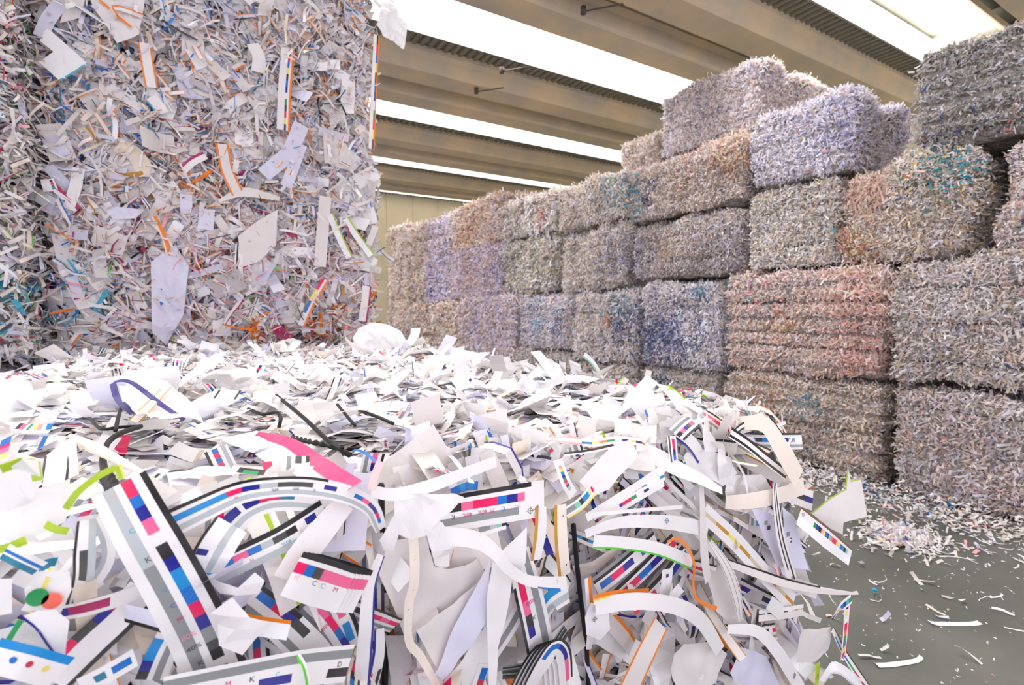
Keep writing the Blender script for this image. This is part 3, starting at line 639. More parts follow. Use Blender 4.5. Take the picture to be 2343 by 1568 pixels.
def strip(label, pts, w, prof='W', plane=FP, n=22, roll=(0, 0), marks=(), N=None, cup=0., copies=1, step=(0, 0, 0), group=None, name='paper_strip', lift=.0, base='W', wav=.0):
    """prof: bands across, first band on the left when travelling along pts, each 'share:pattern along'"""
    Pp = [P3((p[0], p[1], (p[2] if len(p) > 2 else 0)+lift), plane) for p in pts]
    ws = list(w) if isinstance(w, (tuple, list)) else [w]*len(pts)
    N0 = Vector(N) if N else (Vector((0, -1, .12)) if plane[0] == 'y' else Vector((-.15, -.72, .68))); N0.normalize()
    bands = []
    for bnd in prof.split('|'):
        a, _, s = bnd.partition(':')
        if not s: a, s = '1', a
        bands.append((float(a), toks(s)))
    tot = sum(b[0] for b in bands); us = {round(i/n, 4) for i in range(n+1)}
    for b in bands:
        for t in b[1]: us.add(round(t[0], 4)); us.add(round(t[1], 4))
    us = sorted(us); clean = [us[0]]
    for u in us[1:]:
        if u-clean[-1] > .0012: clean.append(u)
    us = clean; us[-1] = 1.0
    M = 60; cl = crom(Pp, M); V, Fc, C = [], [], []
    vs = [0]
    for b in bands: vs.append(vs[-1]+b[0]/tot)
    frames = []
    for u in [i/M for i in range(M+1)]:
        i = min(int(u*M), M); a = cl[max(i-1, 0)]; b = cl[min(i+1, M)]; T = (b-a).normalized(); Wd = T.cross(N0).normalized()
        rr = math.radians(roll[0]+(roll[1]-roll[0])*u+wav*math.sin(u*7))
        Nn = Wd.cross(T).normalized(); W2 = Wd*math.cos(rr)+Nn*math.sin(rr); N2 = Nn*math.cos(rr)-Wd*math.sin(rr)
        q = u*(len(ws)-1); j = min(int(q), len(ws)-2) if len(ws) > 1 else 0
        wp = ws[j]+(ws[min(j+1, len(ws)-1)]-ws[j])*(q-j); dep = (cl[i]-Vector((0, 0, CAMZ))).dot(FW)
        frames.append((cl[i], W2, N2, wp*dep/FPX))
    def pt(u, v, e=0.):
        q = min(max(u, 0), 1)*M; i = min(int(q), M-1); f = q-i; A, B = frames[i], frames[i+1]
        c = A[0].lerp(B[0], f); Wd = A[1].lerp(B[1], f).normalized(); Nn = A[2].lerp(B[2], f).normalized(); wm = A[3]+(B[3]-A[3])*f
        x = v-.5
        return c+Wd*(x*wm)+Nn*(e+cup*wm*(x*x*4))
    L = sum((cl[i+1]-cl[i]).length for i in range(M))
    for cp in range(copies):
        b0 = len(V); dv = Vector(step)*cp
        for u in us:
            for v in vs: V.append(pt(u, v)+dv)
        nv = len(vs)
        for i in range(len(us)-1):
            um = (us[i]+us[i+1])/2
            for j, b in enumerate(bands):
                key = next((t[2] for t in b[1] if t[0] <= um < t[1]), '_')
                Fc.append((b0+i*nv+j, b0+i*nv+j+1, b0+(i+1)*nv+j+1, b0+(i+1)*nv+j)); C.append(PAL[base if key == '_' else key])
    for mk in marks:
        kind, u, v, size, key = mk[:5]; rot = mk[5] if len(mk) > 5 else 0
        gv, gf = ring_mark() if kind == '@reg' else disc_mark() if kind == '@dot' else rect_mark() if kind == '@box' else glyphs(kind)
        if kind[0] != '@': size *= 1.5
        b0 = len(V); wm = frames[min(int(u*M), M)][3]; ca, sa = math.cos(math.radians(rot)), math.sin(math.radians(rot))
        asp = mk[6] if len(mk) > 6 else 1
        for (x, y) in gv:
            x, y = x*asp, y; x2, y2 = x*ca-y*sa, x*sa+y*ca
            V.append(pt(u+x2*size*wm/L, v-y2*size, .0009))
        for f in gf: Fc.append(tuple(b0+k for k in f)); C.append(PAL[key])
    return finish(name, V, Fc, C, label, 'paper strip' if name == 'paper_strip' else 'paper sheet', group)
def sheet(label, pts, plane=FP, color='W', edges=(), bump=.006, marks=(), cuts=3, name='paper_sheet', lift=.0, seed=None, cat='paper sheet', group=None, m=None):
    Pp = [P3((p[0], p[1], (p[2] if len(p) > 2 else 0)+lift), plane) for p in pts]
    n = len(Pp); c = sum(Pp, Vector())/n
    import bmesh
    bm = bmesh.new(); vs = [bm.verts.new(p) for p in Pp]; cv = None
    f = bm.faces.new(vs); f.normal_update(); nn = f.normal.copy()
    if nn.dot(Vector((0, 0, CAMZ))-c) < 0: nn = -nn
    bmesh.ops.triangulate(bm, faces=[f])
    for k in range(cuts):
        bmesh.ops.subdivide_edges(bm, edges=[e for e in bm.edges if e.calc_length() > (.022 if bump < .0095 else .04)], cuts=1, use_grid_fill=False)
        bmesh.ops.triangulate(bm, faces=bm.faces[:])
    sd = random.uniform(0, 50) if seed is None else seed
    def relief(A): return snoise(A, 22, sd)*bump+(np.abs(snoise(A, 34, sd+4))-.3)*bump*1.2
    A = np.array([v.co[:] for v in bm.verts]); d = relief(A)
    for v, x in zip(bm.verts, d): v.co += nn*float(x)
    V = [v.co.copy() for v in bm.verts]; bm.verts.index_update(); Fc = [tuple(v.index for v in f.verts) for f in bm.faces]; C = []
    C = [PAL[color]]*len(Fc)
    bm.free()
    for (i, key, wd) in edges:
        a, b = Pp[i], Pp[(i+1) % n]; t = (b-a).normalized(); inw = nn.cross(t)
        if inw.dot(c-a) < 0: inw = -inw
        for k in range(13):
            for q in (0, 1):
                p = a.lerp(b, k/12)+inw*(wd*.001*q); V.append(p+nn*(float(relief(np.array([p[:]]))[0])+.0012))
        b0 = len(V)-26
        for k in range(12): Fc.append((b0+2*k, b0+2*k+1, b0+2*k+3, b0+2*k+2)); C.append(PAL[key])
    ex = (Pp[1]-Pp[0]).normalized(); ey = nn.cross(ex)
    for mk in marks:
        kind, px, py, size, key = mk[:5]; gv, gf = ring_mark() if kind == '@reg' else disc_mark() if kind == '@dot' else rect_mark() if kind == '@box' else glyphs(kind)
        rot = math.radians(mk[5]) if len(mk) > 5 else 0
        d0 = ray(px, py); o0 = Vector((0, 0, CAMZ)); t = (c-o0).dot(nn)/d0.dot(nn); ctr = o0+d0*t
        R = Vector((math.cos(YAW), -math.sin(YAW), 0)); R = (R-nn*R.dot(nn)).normalized(); U = nn.cross(R)
        b0 = len(V); s = size*(ctr-o0).dot(FW)/FPX
        for (x, y) in gv: V.append(ctr+R*((x*math.cos(rot)-y*math.sin(rot))*s)+U*((x*math.sin(rot)+y*math.cos(rot))*s)+nn*(bump*1.1+.001))
        for f in gf: Fc.append(tuple(b0+k for k in f)); C.append(PAL[key])
    return finish(name, V, Fc, C, label, cat, group, m, smooth=bump < .0095)
def bar(pat, edge='K', g='G', text='_'): return '13:%s|15:W|22:%s|14:W|22:%s|14:W' % (edge, pat, g)
def tx(items, v, h, keys, rot=0, asp=1): return [(t, u, v, h, k, rot, asp) for (t, u), k in zip(items, keys)]

# --- left part of the front face
strip('big diagonal white strip with pink, blue and navy patches and a thick black edge', [(272, 1108, .10), (327, 1210, .13), (395, 1330, .13), (457, 1450, .11), (520, 1600, .09)], (112, 124, 126, 126, 124),
      '12:K|16:W|20:R7B4.5N5P6_5K6N5C9B8R7N6G7D4.5K5_4N6_10|13:W|20:g12G26|19:W', marks=[('M', .03, .66, .1, 'p', 90), ('Y', .1, .66, .1, 'g', 90), ('C', .17, .66, .1, 'f', 90), ('K', .29, .66, .1, 'D', 90), ('C', .42, .66, .1, 'f', 90), ('C', .5, .66, .1, 'B', 90),
      ('M', .57, .66, .1, 'q', 90), ('80%', .65, .66, .1, 'p', 90), ('40%', .71, .66, .1, 'D', 90), ('K', .79, .66, .1, 'D', 90), ('C', .93, .66, .1, 'f', 90)])
strip('arched white strip with colour patches and a grey band, curving down at its right end', [(395, 1197, .10), (476, 1159, .11), (539, 1131, .12), (598, 1118, .13), (681, 1113, .135), (757, 1122, .13), (813, 1139, .12), (852, 1166, .10), (872, 1212, .06)],
      (66, 60, 52, 46, 46, 42, 38, 34, 28), '14:K50W42|14:W|24:C22R6N7g7D14_5N6_10B6P5n5N5R5B5_6|14:W|22:g|12:W', marks=[('C', .12, .62, .13, 'f', 180), ('M', .22, .62, .13, 'q', 180), ('40%', .36, .62, .13, 'D', 180), ('80%', .43, .62, .13, 'D', 180), ('K', .5, .62, .13, 'D', 180), ('C', .76, .62, .13, 'f', 180), ('M', .84, .62, .13, 'q', 180)])
strip('straight white strip climbing right, black top edge, blue pink and grey patches', [(470, 1318, .07), (560, 1276, .075), (650, 1232, .075), (745, 1172, .06)], 64, '20:K|8:W|26:C8B8P8B8g7D8K7_6N7_6|20:W|26:g', marks=[('40%', .62, .68, .14, 'f', 180), ('M', .34, .68, .12, 'q', 180)])
strip('short folded white strip with one navy square and a grey band', [(530, 1200, .10), (497, 1250, .12), (466, 1310, .08)], (80, 86, 70), '30:W|20:g|28:W_|14:_|8:K', marks=[('@box', .52, .78, .28, 'N')])
strip('plain white strip folded behind the layered tab', [(790, 1150, .07), (745, 1205, .085), (700, 1262, .10), (668, 1330, .11)], (50, 62, 70, 90), 'W')
strip('layered white tab of several strips with pink, blue and grey-green patches, black top', [(668, 1312, .135), (728, 1331, .135), (795, 1352, .135)], (104, 108, 104), '13:K|10:W|24:R7B6D6P22|53:W', copies=5, step=(.007, .004, -.0045),
      marks=[('M', .1, .56, .1, 'p'), ('C', .42, .56, .1, 'B'), ('Y', .5, .56, .1, 'Y'), ('C', .57, .56, .1, 'f'), ('M', .8, .56, .1, 'q')])
strip('broad white strip running down right with blue, red and navy patches near its top', [(570, 1368, .07), (648, 1430, .08), (717, 1500, .08), (760, 1570, .07)], (72, 78, 80, 80), '14:K18W30|26:_2B8R6N5D9_12N6K4_8|26:W|20:G|14:W')
strip('narrow white strip with pink, crimson and blue patches beside a grey line', [(700, 1385, .06), (748, 1440, .065), (790, 1505, .06)], 46, '34:P6P6R8B6N5r5|34:W|32:G', marks=[('50%', .2, .5, .2, 'q', 90), ('80%', .42, .5, .2, 'q', 90)])
strip('dark edged upright strip with small blue patch left of the tall white strip', [(775, 1385, .055), (795, 1430, .06), (812, 1480, .055)], 44, '22:K|14:W|40:P6_3C10_4|24:W')
strip('long white strip lying across the bottom with a grey band', [(370, 1592, .14), (560, 1554, .145), (690, 1530, .145), (800, 1518, .13)], 84, '12:W|24:G|24:W|24:_20N8_10K6|16:W', marks=[('K', .42, .55, .14, 'D', 0), ('M', .3, .55, .14, 'q', 0), ('C', .55, .55, .12, 'f', 0), ('D', .93, .5, .13, 'D', 0)])
strip('thin green and white cord-like strip curling at the bottom edge', [(682, 1500, .15), (696, 1524, .165), (703, 1550, .165), (708, 1580, .16)], 11, '1:W|1:e', plane=FP, n=12)
strip('tall narrow white strip standing upright with a navy right edge', [(872, 1270, .08), (846, 1345, .10), (838, 1440, .10), (826, 1580, .09)], (20, 34, 36, 40), '14:N|86:W', wav=6)
strip('white strip upright beside the dark cleft, navy stripe on its left', [(868, 1440, .05), (866, 1500, .055), (850, 1580, .05)], (24, 30, 30), '80:W|20:N')
sheet('creased white flap covering the middle of the big diagonal strip', [(483, 1400, .13), (535, 1360, .14), (575, 1405, .15), (626, 1412, .15), (588, 1452, .14), (558, 1492, .13), (505, 1470, .12)], bump=.01)
sheet('twisted white paper scrap with a curled lip below the straight strip', [(456, 1308, .09), (505, 1330, .1), (545, 1345, .12), (582, 1312, .13), (606, 1330, .13), (590, 1362, .12), (540, 1366, .12), (500, 1364, .11)], bump=.012)
strip('inner curl of printed strip under the arch with navy and crimson blots', [(520, 1215, .05), (560, 1175, .06), (620, 1150, .065), (700, 1150, .06), (760, 1165, .05)], (60, 50, 44, 40, 36), '40:N10_2N6R8T6_20|14:W|26:g|20:W')
strip('yellow-green edged strip arching over the black cord', [(150, 1165, .07), (180, 1125, .09), (228, 1088, .11), (266, 1070, .11)], 15, 'l', n=12)
strip('pale yellow-green scrap hanging beside the top of the big diagonal strip', [(268, 1066, .12), (274, 1080, .12), (279, 1096, .12)], 15, '1:Y|2:l', n=6)
sheet('soft white sheet with a yellow-green border at the far left of the top edge', [(0, 1060, .1), (45, 1048, .1), (92, 1058, .1), (104, 1090, .1), (70, 1150, .08), (20, 1165, .08), (-30, 1160, .08)], edges=[(0, 'l', 12), (1, 'l', 12), (2, 'l', 12)], bump=.01)
sheet('broad white fold sloping left under the arching yellow-green strip', [(60, 1120, .07), (140, 1100, .07), (175, 1125, .07), (150, 1190, .06), (40, 1240, .07), (-20, 1230, .07), (-20, 1180, .07)], bump=.012)
strip('short yellow-green piece lying slantwise at the left', [(104, 1200, .09), (128, 1212, .1), (156, 1216, .1)], 17, 'l', n=6)
strip('yellow-green strip running in from the left edge', [(-20, 1262, .09), (20, 1252, .1), (60, 1236, .1)], 20, 'l', n=8)
strip('white booklet corner with blue stripes at the left', [(10, 1262, .11), (50, 1282, .12), (92, 1302, .11)], 36, '20:W_|12:W|20:B|12:W|36:T')
strip('small teal fold next to the blue striped booklet corner', [(85, 1302, .08), (110, 1290, .09), (130, 1285, .08)], 22, 'T')
sheet('white sheet printed with a green and an orange-red blob', [(92, 1308, .09), (160, 1306, .09), (164, 1350, .09), (140, 1402, .09), (60, 1398, .09), (55, 1350, .09)], bump=.003,
      marks=[('@dot', 88, 1364, 42, 'E'), ('@dot', 121, 1372, 38, 'S')])
sheet('white folded triangle with a navy crease above the cyan strip', [(46, 1413, .11), (85, 1400, .12), (125, 1397, .13), (157, 1424, .13), (148, 1510, .11), (121, 1497, .12), (85, 1450, .12)], edges=[(5, 'N', 3), (6, 'N', 3)], bump=.004)
strip('short green edged strip under the folded triangle', [(48, 1420, .09), (30, 1448, .1), (14, 1474, .1)], 12, 'E', n=6)
strip('white panel with a cyan bar and blue, red and yellow dots', [(-20, 1498, .13), (60, 1518, .14), (140, 1540, .13)], 76, '26:C|74:W', marks=[('@dot', .3, .5, .2, 'B'), ('@dot', .52, .5, .2, 'r'), ('@dot', .76, .5, .2, 'Y')])
strip('strip with a long dark magenta block and navy end', [(140, 1404, .07), (190, 1394, .08), (250, 1378, .07), (330, 1352, .05)], (34, 36, 36, 30), '20:W|56:N3M16W14|24:W')
strip('wide plain strip with black lower edge running down left, patches on its top side', [(330, 1350, .05), (270, 1415, .06), (205, 1475, .07), (120, 1560, .08)], (74, 80, 84, 80), '13:K|62:W|25:_6E3r5N8D9R8_8')
strip('upright strip curving down with a dark patch and navy foot, black left edge', [(198, 1190, .07), (194, 1260, .09), (190, 1325, .08), (172, 1388, .06)], (34, 42, 42, 36), '36:g|36:_10D12_4N8|14:W|14:K', wav=12)
strip('second curving white ribbon nested behind the upright black edged strip', [(222, 1185, .05), (246, 1240, .07), (244, 1290, .07), (205, 1350, .05)], 26, '60:W|40:g')
strip('short tilted strip with cyan, navy and black patches near the bottom left', [(392, 1452, .08), (368, 1500, .09), (345, 1556, .08)], (60, 64, 66), '22:W|24:G|18:W|36:_3C10N6K5')
strip('white strip with a bright blue block in the bottom left', [(185, 1572, .1), (240, 1545, .11), (310, 1505, .1)], 44, '30:W|40:_8T6_3B9_2|30:W')
sheet('plain white sheet corner poking in at the left edge', [(-25, 1322, .12), (33, 1318, .12), (30, 1400, .12), (-25, 1412, .12)], bump=.004)
strip('long white leaf with a pale ochre edge slanting down at left', [(60, 1400, .08), (85, 1360, .09), (100, 1325, .09), (108, 1300, .08)], 22, '60:W|40:Y')
# --- middle of the front face
TXC = [('K', .17, .6, .12, 'D', 180), ('40%', .29, .6, .11, 'q', 180), ('80%', .41, .6, .11, 'q', 180), ('M', .5, .6, .12, 'q', 180), ('C', .61, .6, .12, 'B', 180), ('C', .725, .6, .09, 'f', 180), ('M', .755, .6, .09, 'p', 180)]
strip('straight colour bar strip in the middle, navy black pink crimson blue patches, black top edge', [(990, 1183, .095), (1100, 1164, .10), (1245, 1140, .095)], (84, 84, 84), '13:_10K45_8|12:W|23:_4N7K7P7R8R8B7N7P5_14|15:W|20:_1G36_12|17:W',
      marks=TXC+[('@reg', .86, .78, .2, 'D'), ('@reg', .93, .76, .2, 'D')])
sheet('large crumpled white flap folded over the left end of the middle colour bar', [(902, 1142, .11), (965, 1130, .12), (1038, 1127, .13), (1062, 1138, .13), (1030, 1165, .13), (1005, 1185, .13), (1012, 1204, .12), (972, 1226, .12), (940, 1238, .11), (905, 1222, .1)], bump=.014)
sheet('white torn flap with a small hole hanging under the crumpled one', [(972, 1208, .125), (1012, 1195, .13), (1046, 1252, .13), (1028, 1268, .12), (1030, 1300, .11), (1014, 1310, .11), (996, 1296, .11), (985, 1255, .12)], bump=.012)
strip('twisting white ribbon sweeping down to the right with a blue underside', [(1018, 1228, .13), (1065, 1231, .15), (1105, 1243, .155), (1140, 1272, .16), (1165, 1303, .16), (1213, 1330, .155), (1294, 1336, .14)], (46, 40, 30, 26, 24, 28, 32), '86:W|14:_38B10_2', roll=(-6, 8), marks=[('Y', .92, .4, .3, 'g')])
sheet('very large pale sheet in the middle of the front face', [(866, 1312, .05), (890, 1240, .06), (975, 1226, .06), (992, 1294, .06), (1028, 1300, .06), (1088, 1276, .06), (1112, 1314, .06), (1040, 1380, .06), (952, 1446, .06), (940, 1500, .05), (905, 1400, .05)], bump=.008, color='w')
sheet('second large pale sheet with a pointed lower corner', [(952, 1443, .075), (1111, 1316, .08), (1096, 1380, .08), (1002, 1536, .075)], bump=.006, color='w')
sheet('bluish white fold curling beside the pointed sheet', [(996, 1544, .085), (1040, 1430, .09), (1124, 1281, .10), (1116, 1367, .10), (1111, 1426, .10), (1050, 1510, .09), (1015, 1556, .085)], bump=.006, color='L')
sheet('bottom pale sheet under the bluish fold', [(1010, 1560, .07), (1060, 1500, .075), (1112, 1430, .075), (1120, 1500, .075), (1100, 1600, .07), (1010, 1600, .07)], bump=.006)
sheet('tall upright pale sheet narrowing toward the bottom', [(1114, 1372, .11), (1124, 1282, .12), (1176, 1308, .12), (1156, 1420, .115), (1140, 1478, .11), (1134, 1590, .11), (1119, 1590, .11)], bump=.005)
sheet('white triangular sheet pointing up beside the sweeping ribbon', [(1150, 1261, .10), (1207, 1208, .11), (1203, 1290, .11), (1186, 1322, .10)], bump=.004)
strip('narrow cream tape hanging down with small black dots', [(944, 1226, .08), (949, 1280, .085), (947, 1345, .085), (937, 1372, .08), (935, 1465, .075), (962, 1502, .075), (1006, 1580, .08)], (22, 24, 24, 20, 20, 18, 16), 'i', base='i', marks=[('@dot', .13, .5, .1, 'B'), ('@dot', .3, .5, .1, 'K'), ('@dot', .43, .5, .1, 'K'), ('@dot', .58, .5, .1, 'K')])
strip('upright colour bar strip with pink, black and navy patches left of the wire', [(1186, 1262, .09), (1205, 1340, .10), (1222, 1412, .10), (1240, 1500, .09)], (60, 74, 76, 76), '14:W|24:G|18:W|24:_2C5_5R10P7K6N6_12|10:W|10:_10K28', marks=[('80%', .45, .5, .14, 'q', 90), ('K', .6, .5, .14, 'D', 90), ('C', .22, .5, .14, 'B', 90)])
strip('curled strip with navy and cyan patches below the ribbon end', [(1236, 1412, .07), (1262, 1378, .09), (1300, 1352, .08)], 56, '34:_1N4C14_2|20:W|30:g|16:W')
strip('arched bundle of strips with blue, navy and pink patches at the bottom', [(1205, 1585, .10), (1235, 1530, .12), (1268, 1486, .13), (1290, 1500, .12), (1296, 1560, .10)], (40, 44, 48, 44, 40), '14:K|12:W|26:_10B6N6P8|48:W', copies=4, step=(-.008, .006, -.004))
strip('dark layered strip ends fanned beside the arched bundle', [(1150, 1540, .06), (1205, 1530, .07), (1260, 1490, .07), (1296, 1440, .06)], (30, 34, 34, 30), '12:G|12:K|10:G|12:D|12:K|12:G|14:K|16:D')
strip('flat white strip with grey band crossing lower middle', [(1125, 1500, .06), (1165, 1440, .07), (1192, 1390, .07)], 40, '30:W|40:G|30:W')
strip('blue and red tipped strip at the bottom left of the tall sheet', [(1108, 1520, .08), (1085, 1590, .08)], 30, '60:_3B10r12|40:W')
strip('white strip with an ochre left edge hanging under the colour bar', [(1238, 1160, .10), (1236, 1220, .11), (1226, 1282, .10)], (30, 34, 28), '72:W|28:o')
strip('second white strip with brown ochre edge, nearer the wire', [(1282, 1155, .10), (1284, 1235, .11), (1292, 1318, .10)], (34, 38, 36), '76:i|24:o', marks=[('@dot', .15, .3, .1, 'r'), ('@dot', .85, .3, .1, 'K')])
strip('narrow white fold with a row of tiny bright patches at the top edge', [(1276, 1052, .10), (1293, 1100, .12), (1312, 1134, .11)], 27, '30:W|34:_2pYCNERSNg2_3|36:W')
strip('curved strip with fine grey, black, cyan and yellow patches', [(1294, 1176, .10), (1330, 1152, .11), (1358, 1120, .10)], 30, '18:W|46:G8s4K3C6fYYW1R2|18:W|18:Y')
strip('fan of blue swatch strips behind the middle colour bar', [(1030, 1122, .06), (1062, 1108, .07), (1094, 1104, .06)], 34, '42:_6g8_2g8|58:B7C5B4C6B4')
strip('long creased white strip along the top edge above the colour bar', [(850, 1124, .10), (905, 1132, .11), (985, 1112, .11), (1060, 1084, .10), (1135, 1056, .08)], (26, 30, 30, 28, 24), 'W', wav=10)
strip('printed strip peeping out behind the torn flap, yellow blue and orange patches', [(1058, 1292, .04), (1100, 1288, .045), (1150, 1284, .04)], 26, '60:P6Y5B5N4R4S5D5|40:W')
strip('short strip with grey, mint and black patches under the middle colour bar', [(1096, 1218, .08), (1130, 1208, .085), (1158, 1200, .08)], 22, '60:G6g4s3K3|40:W')
sheet('white scrap with slit edges left of the crumpled flap', [(868, 1240, .09), (905, 1170, .1), (912, 1222, .1), (900, 1258, .09), (878, 1262, .08)], bump=.006)
sheet('small square scrap with a printed cross mark right of the wire', [(1336, 1410, .09), (1352, 1378, .1), (1392, 1396, .1), (1396, 1440, .1), (1370, 1462, .09), (1338, 1448, .09)], marks=[('@reg', 1358, 1414, 14, 'D')], bump=.004)
sheet('plain pale sheet left of the dark cleft near the bottom', [(880, 1450, .02), (930, 1460, .03), (950, 1540, .03), (900, 1600, .02)], color='J', bump=.01)
# --- right part of the front face
strip('broad smooth white band bowing across the right part', [(1340, 1222, .10), (1400, 1200, .12), (1460, 1193, .13), (1540, 1197, .13), (1620, 1212, .11)], (20, 28, 32, 34, 32), 'W', marks=[('@reg', .55, .4, .42, 'b')])
strip('bowing white band with a bright green lower edge', [(1358, 1240, .11), (1430, 1244, .125), (1510, 1258, .125), (1584, 1288, .11)], 30, '86:W|14:e')
strip('steep colour bar strip behind the green edged band', [(1362, 1345, .06), (1420, 1300, .065), (1500, 1230, .06)], 50, '18:G|16:K|12:W|34:_3B8R8N8_6B4N4_4|20:W', marks=[('C', .4, .9, .12, 'B')])
strip('second steep colour bar strip, crimson and blue, below the first', [(1400, 1380, .055), (1465, 1320, .06), (1545, 1240, .055)], 48, '20:K|14:W|34:_2R12B7N8_2R4|14:W|18:D', marks=[('80%', .35, .74, .12, 'q'), ('M', .5, .74, .12, 'q')])
strip('third steep strip with magenta patch lowest of the steep group', [(1450, 1400, .05), (1520, 1330, .055), (1570, 1262, .05)], 44, '26:K|14:W|36:R8_2N8T4|24:G')
strip('long diagonal white strip above the bowing band', [(1342, 1186, .09), (1430, 1130, .10), (1520, 1070, .09)], 20, 'W', wav=8)
strip('diagonal strip with a dotted line of tiny bright patches', [(1362, 1196, .08), (1440, 1146, .09), (1518, 1100, .08)], 28, '30:W|30:KqsY_4bR3E2_3Kb_6|40:W')
strip('upper diagonal strip with faint pink and yellow flecks', [(1420, 1140, .085), (1470, 1112, .09), (1520, 1088, .085)], 22, '40:W|30:YYRpC_3C|30:W')
strip('thin serrated white strip crossing the diagonals', [(1350, 1178, .12), (1450, 1169, .125), (1562, 1160, .12)], 9, 'W', n=14)
sheet('large smooth white sheet leaning at the top edge right of the centre', [(1327, 1102, .06), (1400, 1022, .07), (1440, 1004, .07), (1456, 1042, .08), (1393, 1120, .08), (1358, 1138, .08)], bump=.006)
strip('thin orange looping strip beside the steep colour bars', [(1527, 1240, .12), (1552, 1233, .13), (1577, 1258, .13), (1589, 1296, .13), (1586, 1330, .12), (1596, 1372, .12), (1640, 1394, .11)], (6, 7, 8, 8, 8, 9, 12), 'O', n=26)
strip('upright orange edged white strip under the looping orange one', [(1345, 1322, .09), (1347, 1350, .09), (1350, 1385, .09)], 20, '50:O|50:W', n=6)
strip('short level strip with an orange and yellow top edge', [(1358, 1374, .11), (1410, 1362, .12), (1484, 1358, .11)], 22, '44:O|22:Y|34:W')
strip('great white arc bending down to the right in the lower part', [(1362, 1388, .11), (1457, 1376, .14), (1548, 1388, .15), (1605, 1422, .14), (1648, 1490, .11)], (40, 38, 38, 36, 30), 'W', roll=(5, -12))
strip('second white arc low down with a square cut-out', [(1665, 1440, .11), (1733, 1446, .13), (1782, 1496, .13), (1840, 1590, .11)], (20, 32, 36, 34), 'W', marks=[('@box', .78, .4, .35, 'G')])
strip('pale wide strip bordered with two orange lines', [(1512, 1428, .09), (1476, 1500, .10), (1430, 1600, .09)], (56, 66, 74), '9:O|82:w|9:O')
strip('white upright tag with a small blue box mark', [(1528, 1302, .10), (1524, 1340, .10), (1518, 1372, .1)], 36, 'W', marks=[('@box', .22, .5, .22, 'n'), ('@box', .22, .44, .12, 'G')])
sheet('small white scrap tilted beside the tag', [(1532, 1362, .12), (1552, 1336, .12), (1566, 1354, .12), (1548, 1374, .12)], bump=.002)
strip('white ribbon falling straight beside the bright white squares', [(1604, 1085, .11), (1608, 1180, .12), (1612, 1270, .12), (1620, 1330, .11)], (16, 22, 24, 26), 'w', wav=8)
strip('black edged printed strip standing on end near the top right', [(1536, 998, .05), (1540, 1035, .06), (1544, 1075, .05)], 30, '20:W|30:_2R8N5B5r5_3|18:W|18:D|14:W')
strip('tiny rainbow patched strip end beside the standing one', [(1566, 1052, .06), (1568, 1066, .06), (1568, 1084, .06)], 12, '30:W|70:YCEKrE', n=4)
P11 = ('y', 1.12); P10 = ('y', 1.02)
sheet('tall crumpled white sheet rising above the top edge', [(1429, 914), (1462, 874), (1490, 900), (1516, 914), (1552, 940), (1530, 985), (1512, 974), (1470, 962)], plane=P11, bump=.012, color='V')
sheet('white crumpled sheet spreading right of the tall one', [(1500, 960), (1560, 930), (1600, 950), (1612, 1005), (1560, 1030), (1520, 1000)], plane=('y', 1.06), bump=.014, color='V')
strip('lime green strip arching against the distant bales', [(1527, 887), (1552, 908), (1580, 932)], (16, 20, 16), '40:l|20:W|40:l', plane=('y', 1.15), n=8)
strip('thin lime strip right of the arching one', [(1607, 904), (1630, 914), (1654, 928)], 8, 'l', plane=('y', 1.15), n=6)
strip('short blue edged scrap below the arching lime strip', [(1562, 948), (1575, 936), (1588, 922)], 9, 'T', plane=('y', 1.1), n=4)
strip('pink and cream tangled strip at the top right corner', [(1610, 970), (1650, 945), (1700, 940), (1745, 960)], (14, 16, 18, 16), '60:i|40:p', plane=('y', 1.02), wav=14)
strip('upright curled cream strip at the very corner', [(1735, 960), (1732, 935), (1740, 918)], (10, 12, 8), '50:i|50:W', plane=('y', 1.04), n=6)
strip('bright white square flap hanging over the edge', [(1620, 955, -.03), (1620, 985, .04), (1627, 1034, .06)], 42, 'W')
strip('second white square flap, lower and to the right', [(1650, 1022, .05), (1654, 1058, .08), (1656, 1102, .07)], 38, 'W')
strip('white strip with a navy lower edge behind the square flaps', [(1545, 985, .03), (1580, 1012, .05), (1605, 1048, .05)], 34, '84:W|16:N', marks=[('@box', .25, .3, .3, 'G')])
strip('white strip with two black borders slanting at the top right', [(1672, 990, .10), (1712, 1017, .11), (1755, 1052, .12), (1799, 1086, .11)], 26, '24:K|40:W|24:K|12:W')
strip('short black lined end folded back from the slanting bordered strip', [(1680, 992, .1), (1692, 980, .1), (1706, 972, .09)], 16, '30:K|40:W|30:K', n=4)
strip('hanging white strip with two long black lines', [(1772, 1104, .12), (1777, 1164, .13), (1789, 1241, .14), (1815, 1332, .13)], (16, 28, 32, 34), '20:W|16:K|22:W|14:K60W12|28:W', marks=[('@reg', .95, .5, .4, 'D')])
strip('large cream strip folding at a sharp corner on the right', [(1700, 968, .09), (1750, 972, .12), (1790, 1030, .14), (1828, 1096, .14)], (30, 46, 56, 52), 'i')
strip('cream strip folded back beneath the sharp corner', [(1840, 1112, .13), (1790, 1132, .12), (1720, 1146, .11), (1660, 1150, .10)], (40, 38, 36, 30), 'i', wav=6)
sheet('narrow pale wedge with small dark boxes left of the black lined strip', [(1720, 1166, .10), (1762, 1160, .11), (1792, 1296, .12), (1780, 1298, .12)], color='L', bump=.002, marks=[('@box', 1751, 1196, 9, 'G'), ('@box', 1757, 1207, 10, 'D')])
sheet('wider pale wedge with small dark boxes right of the black lined strip', [(1790, 1160, .10), (1816, 1182, .11), (1850, 1304, .12), (1796, 1298, .11)], color='L', bump=.002, marks=[('@box', 1802, 1222, 10, 'G'), ('@box', 1806, 1236, 11, 'D')])
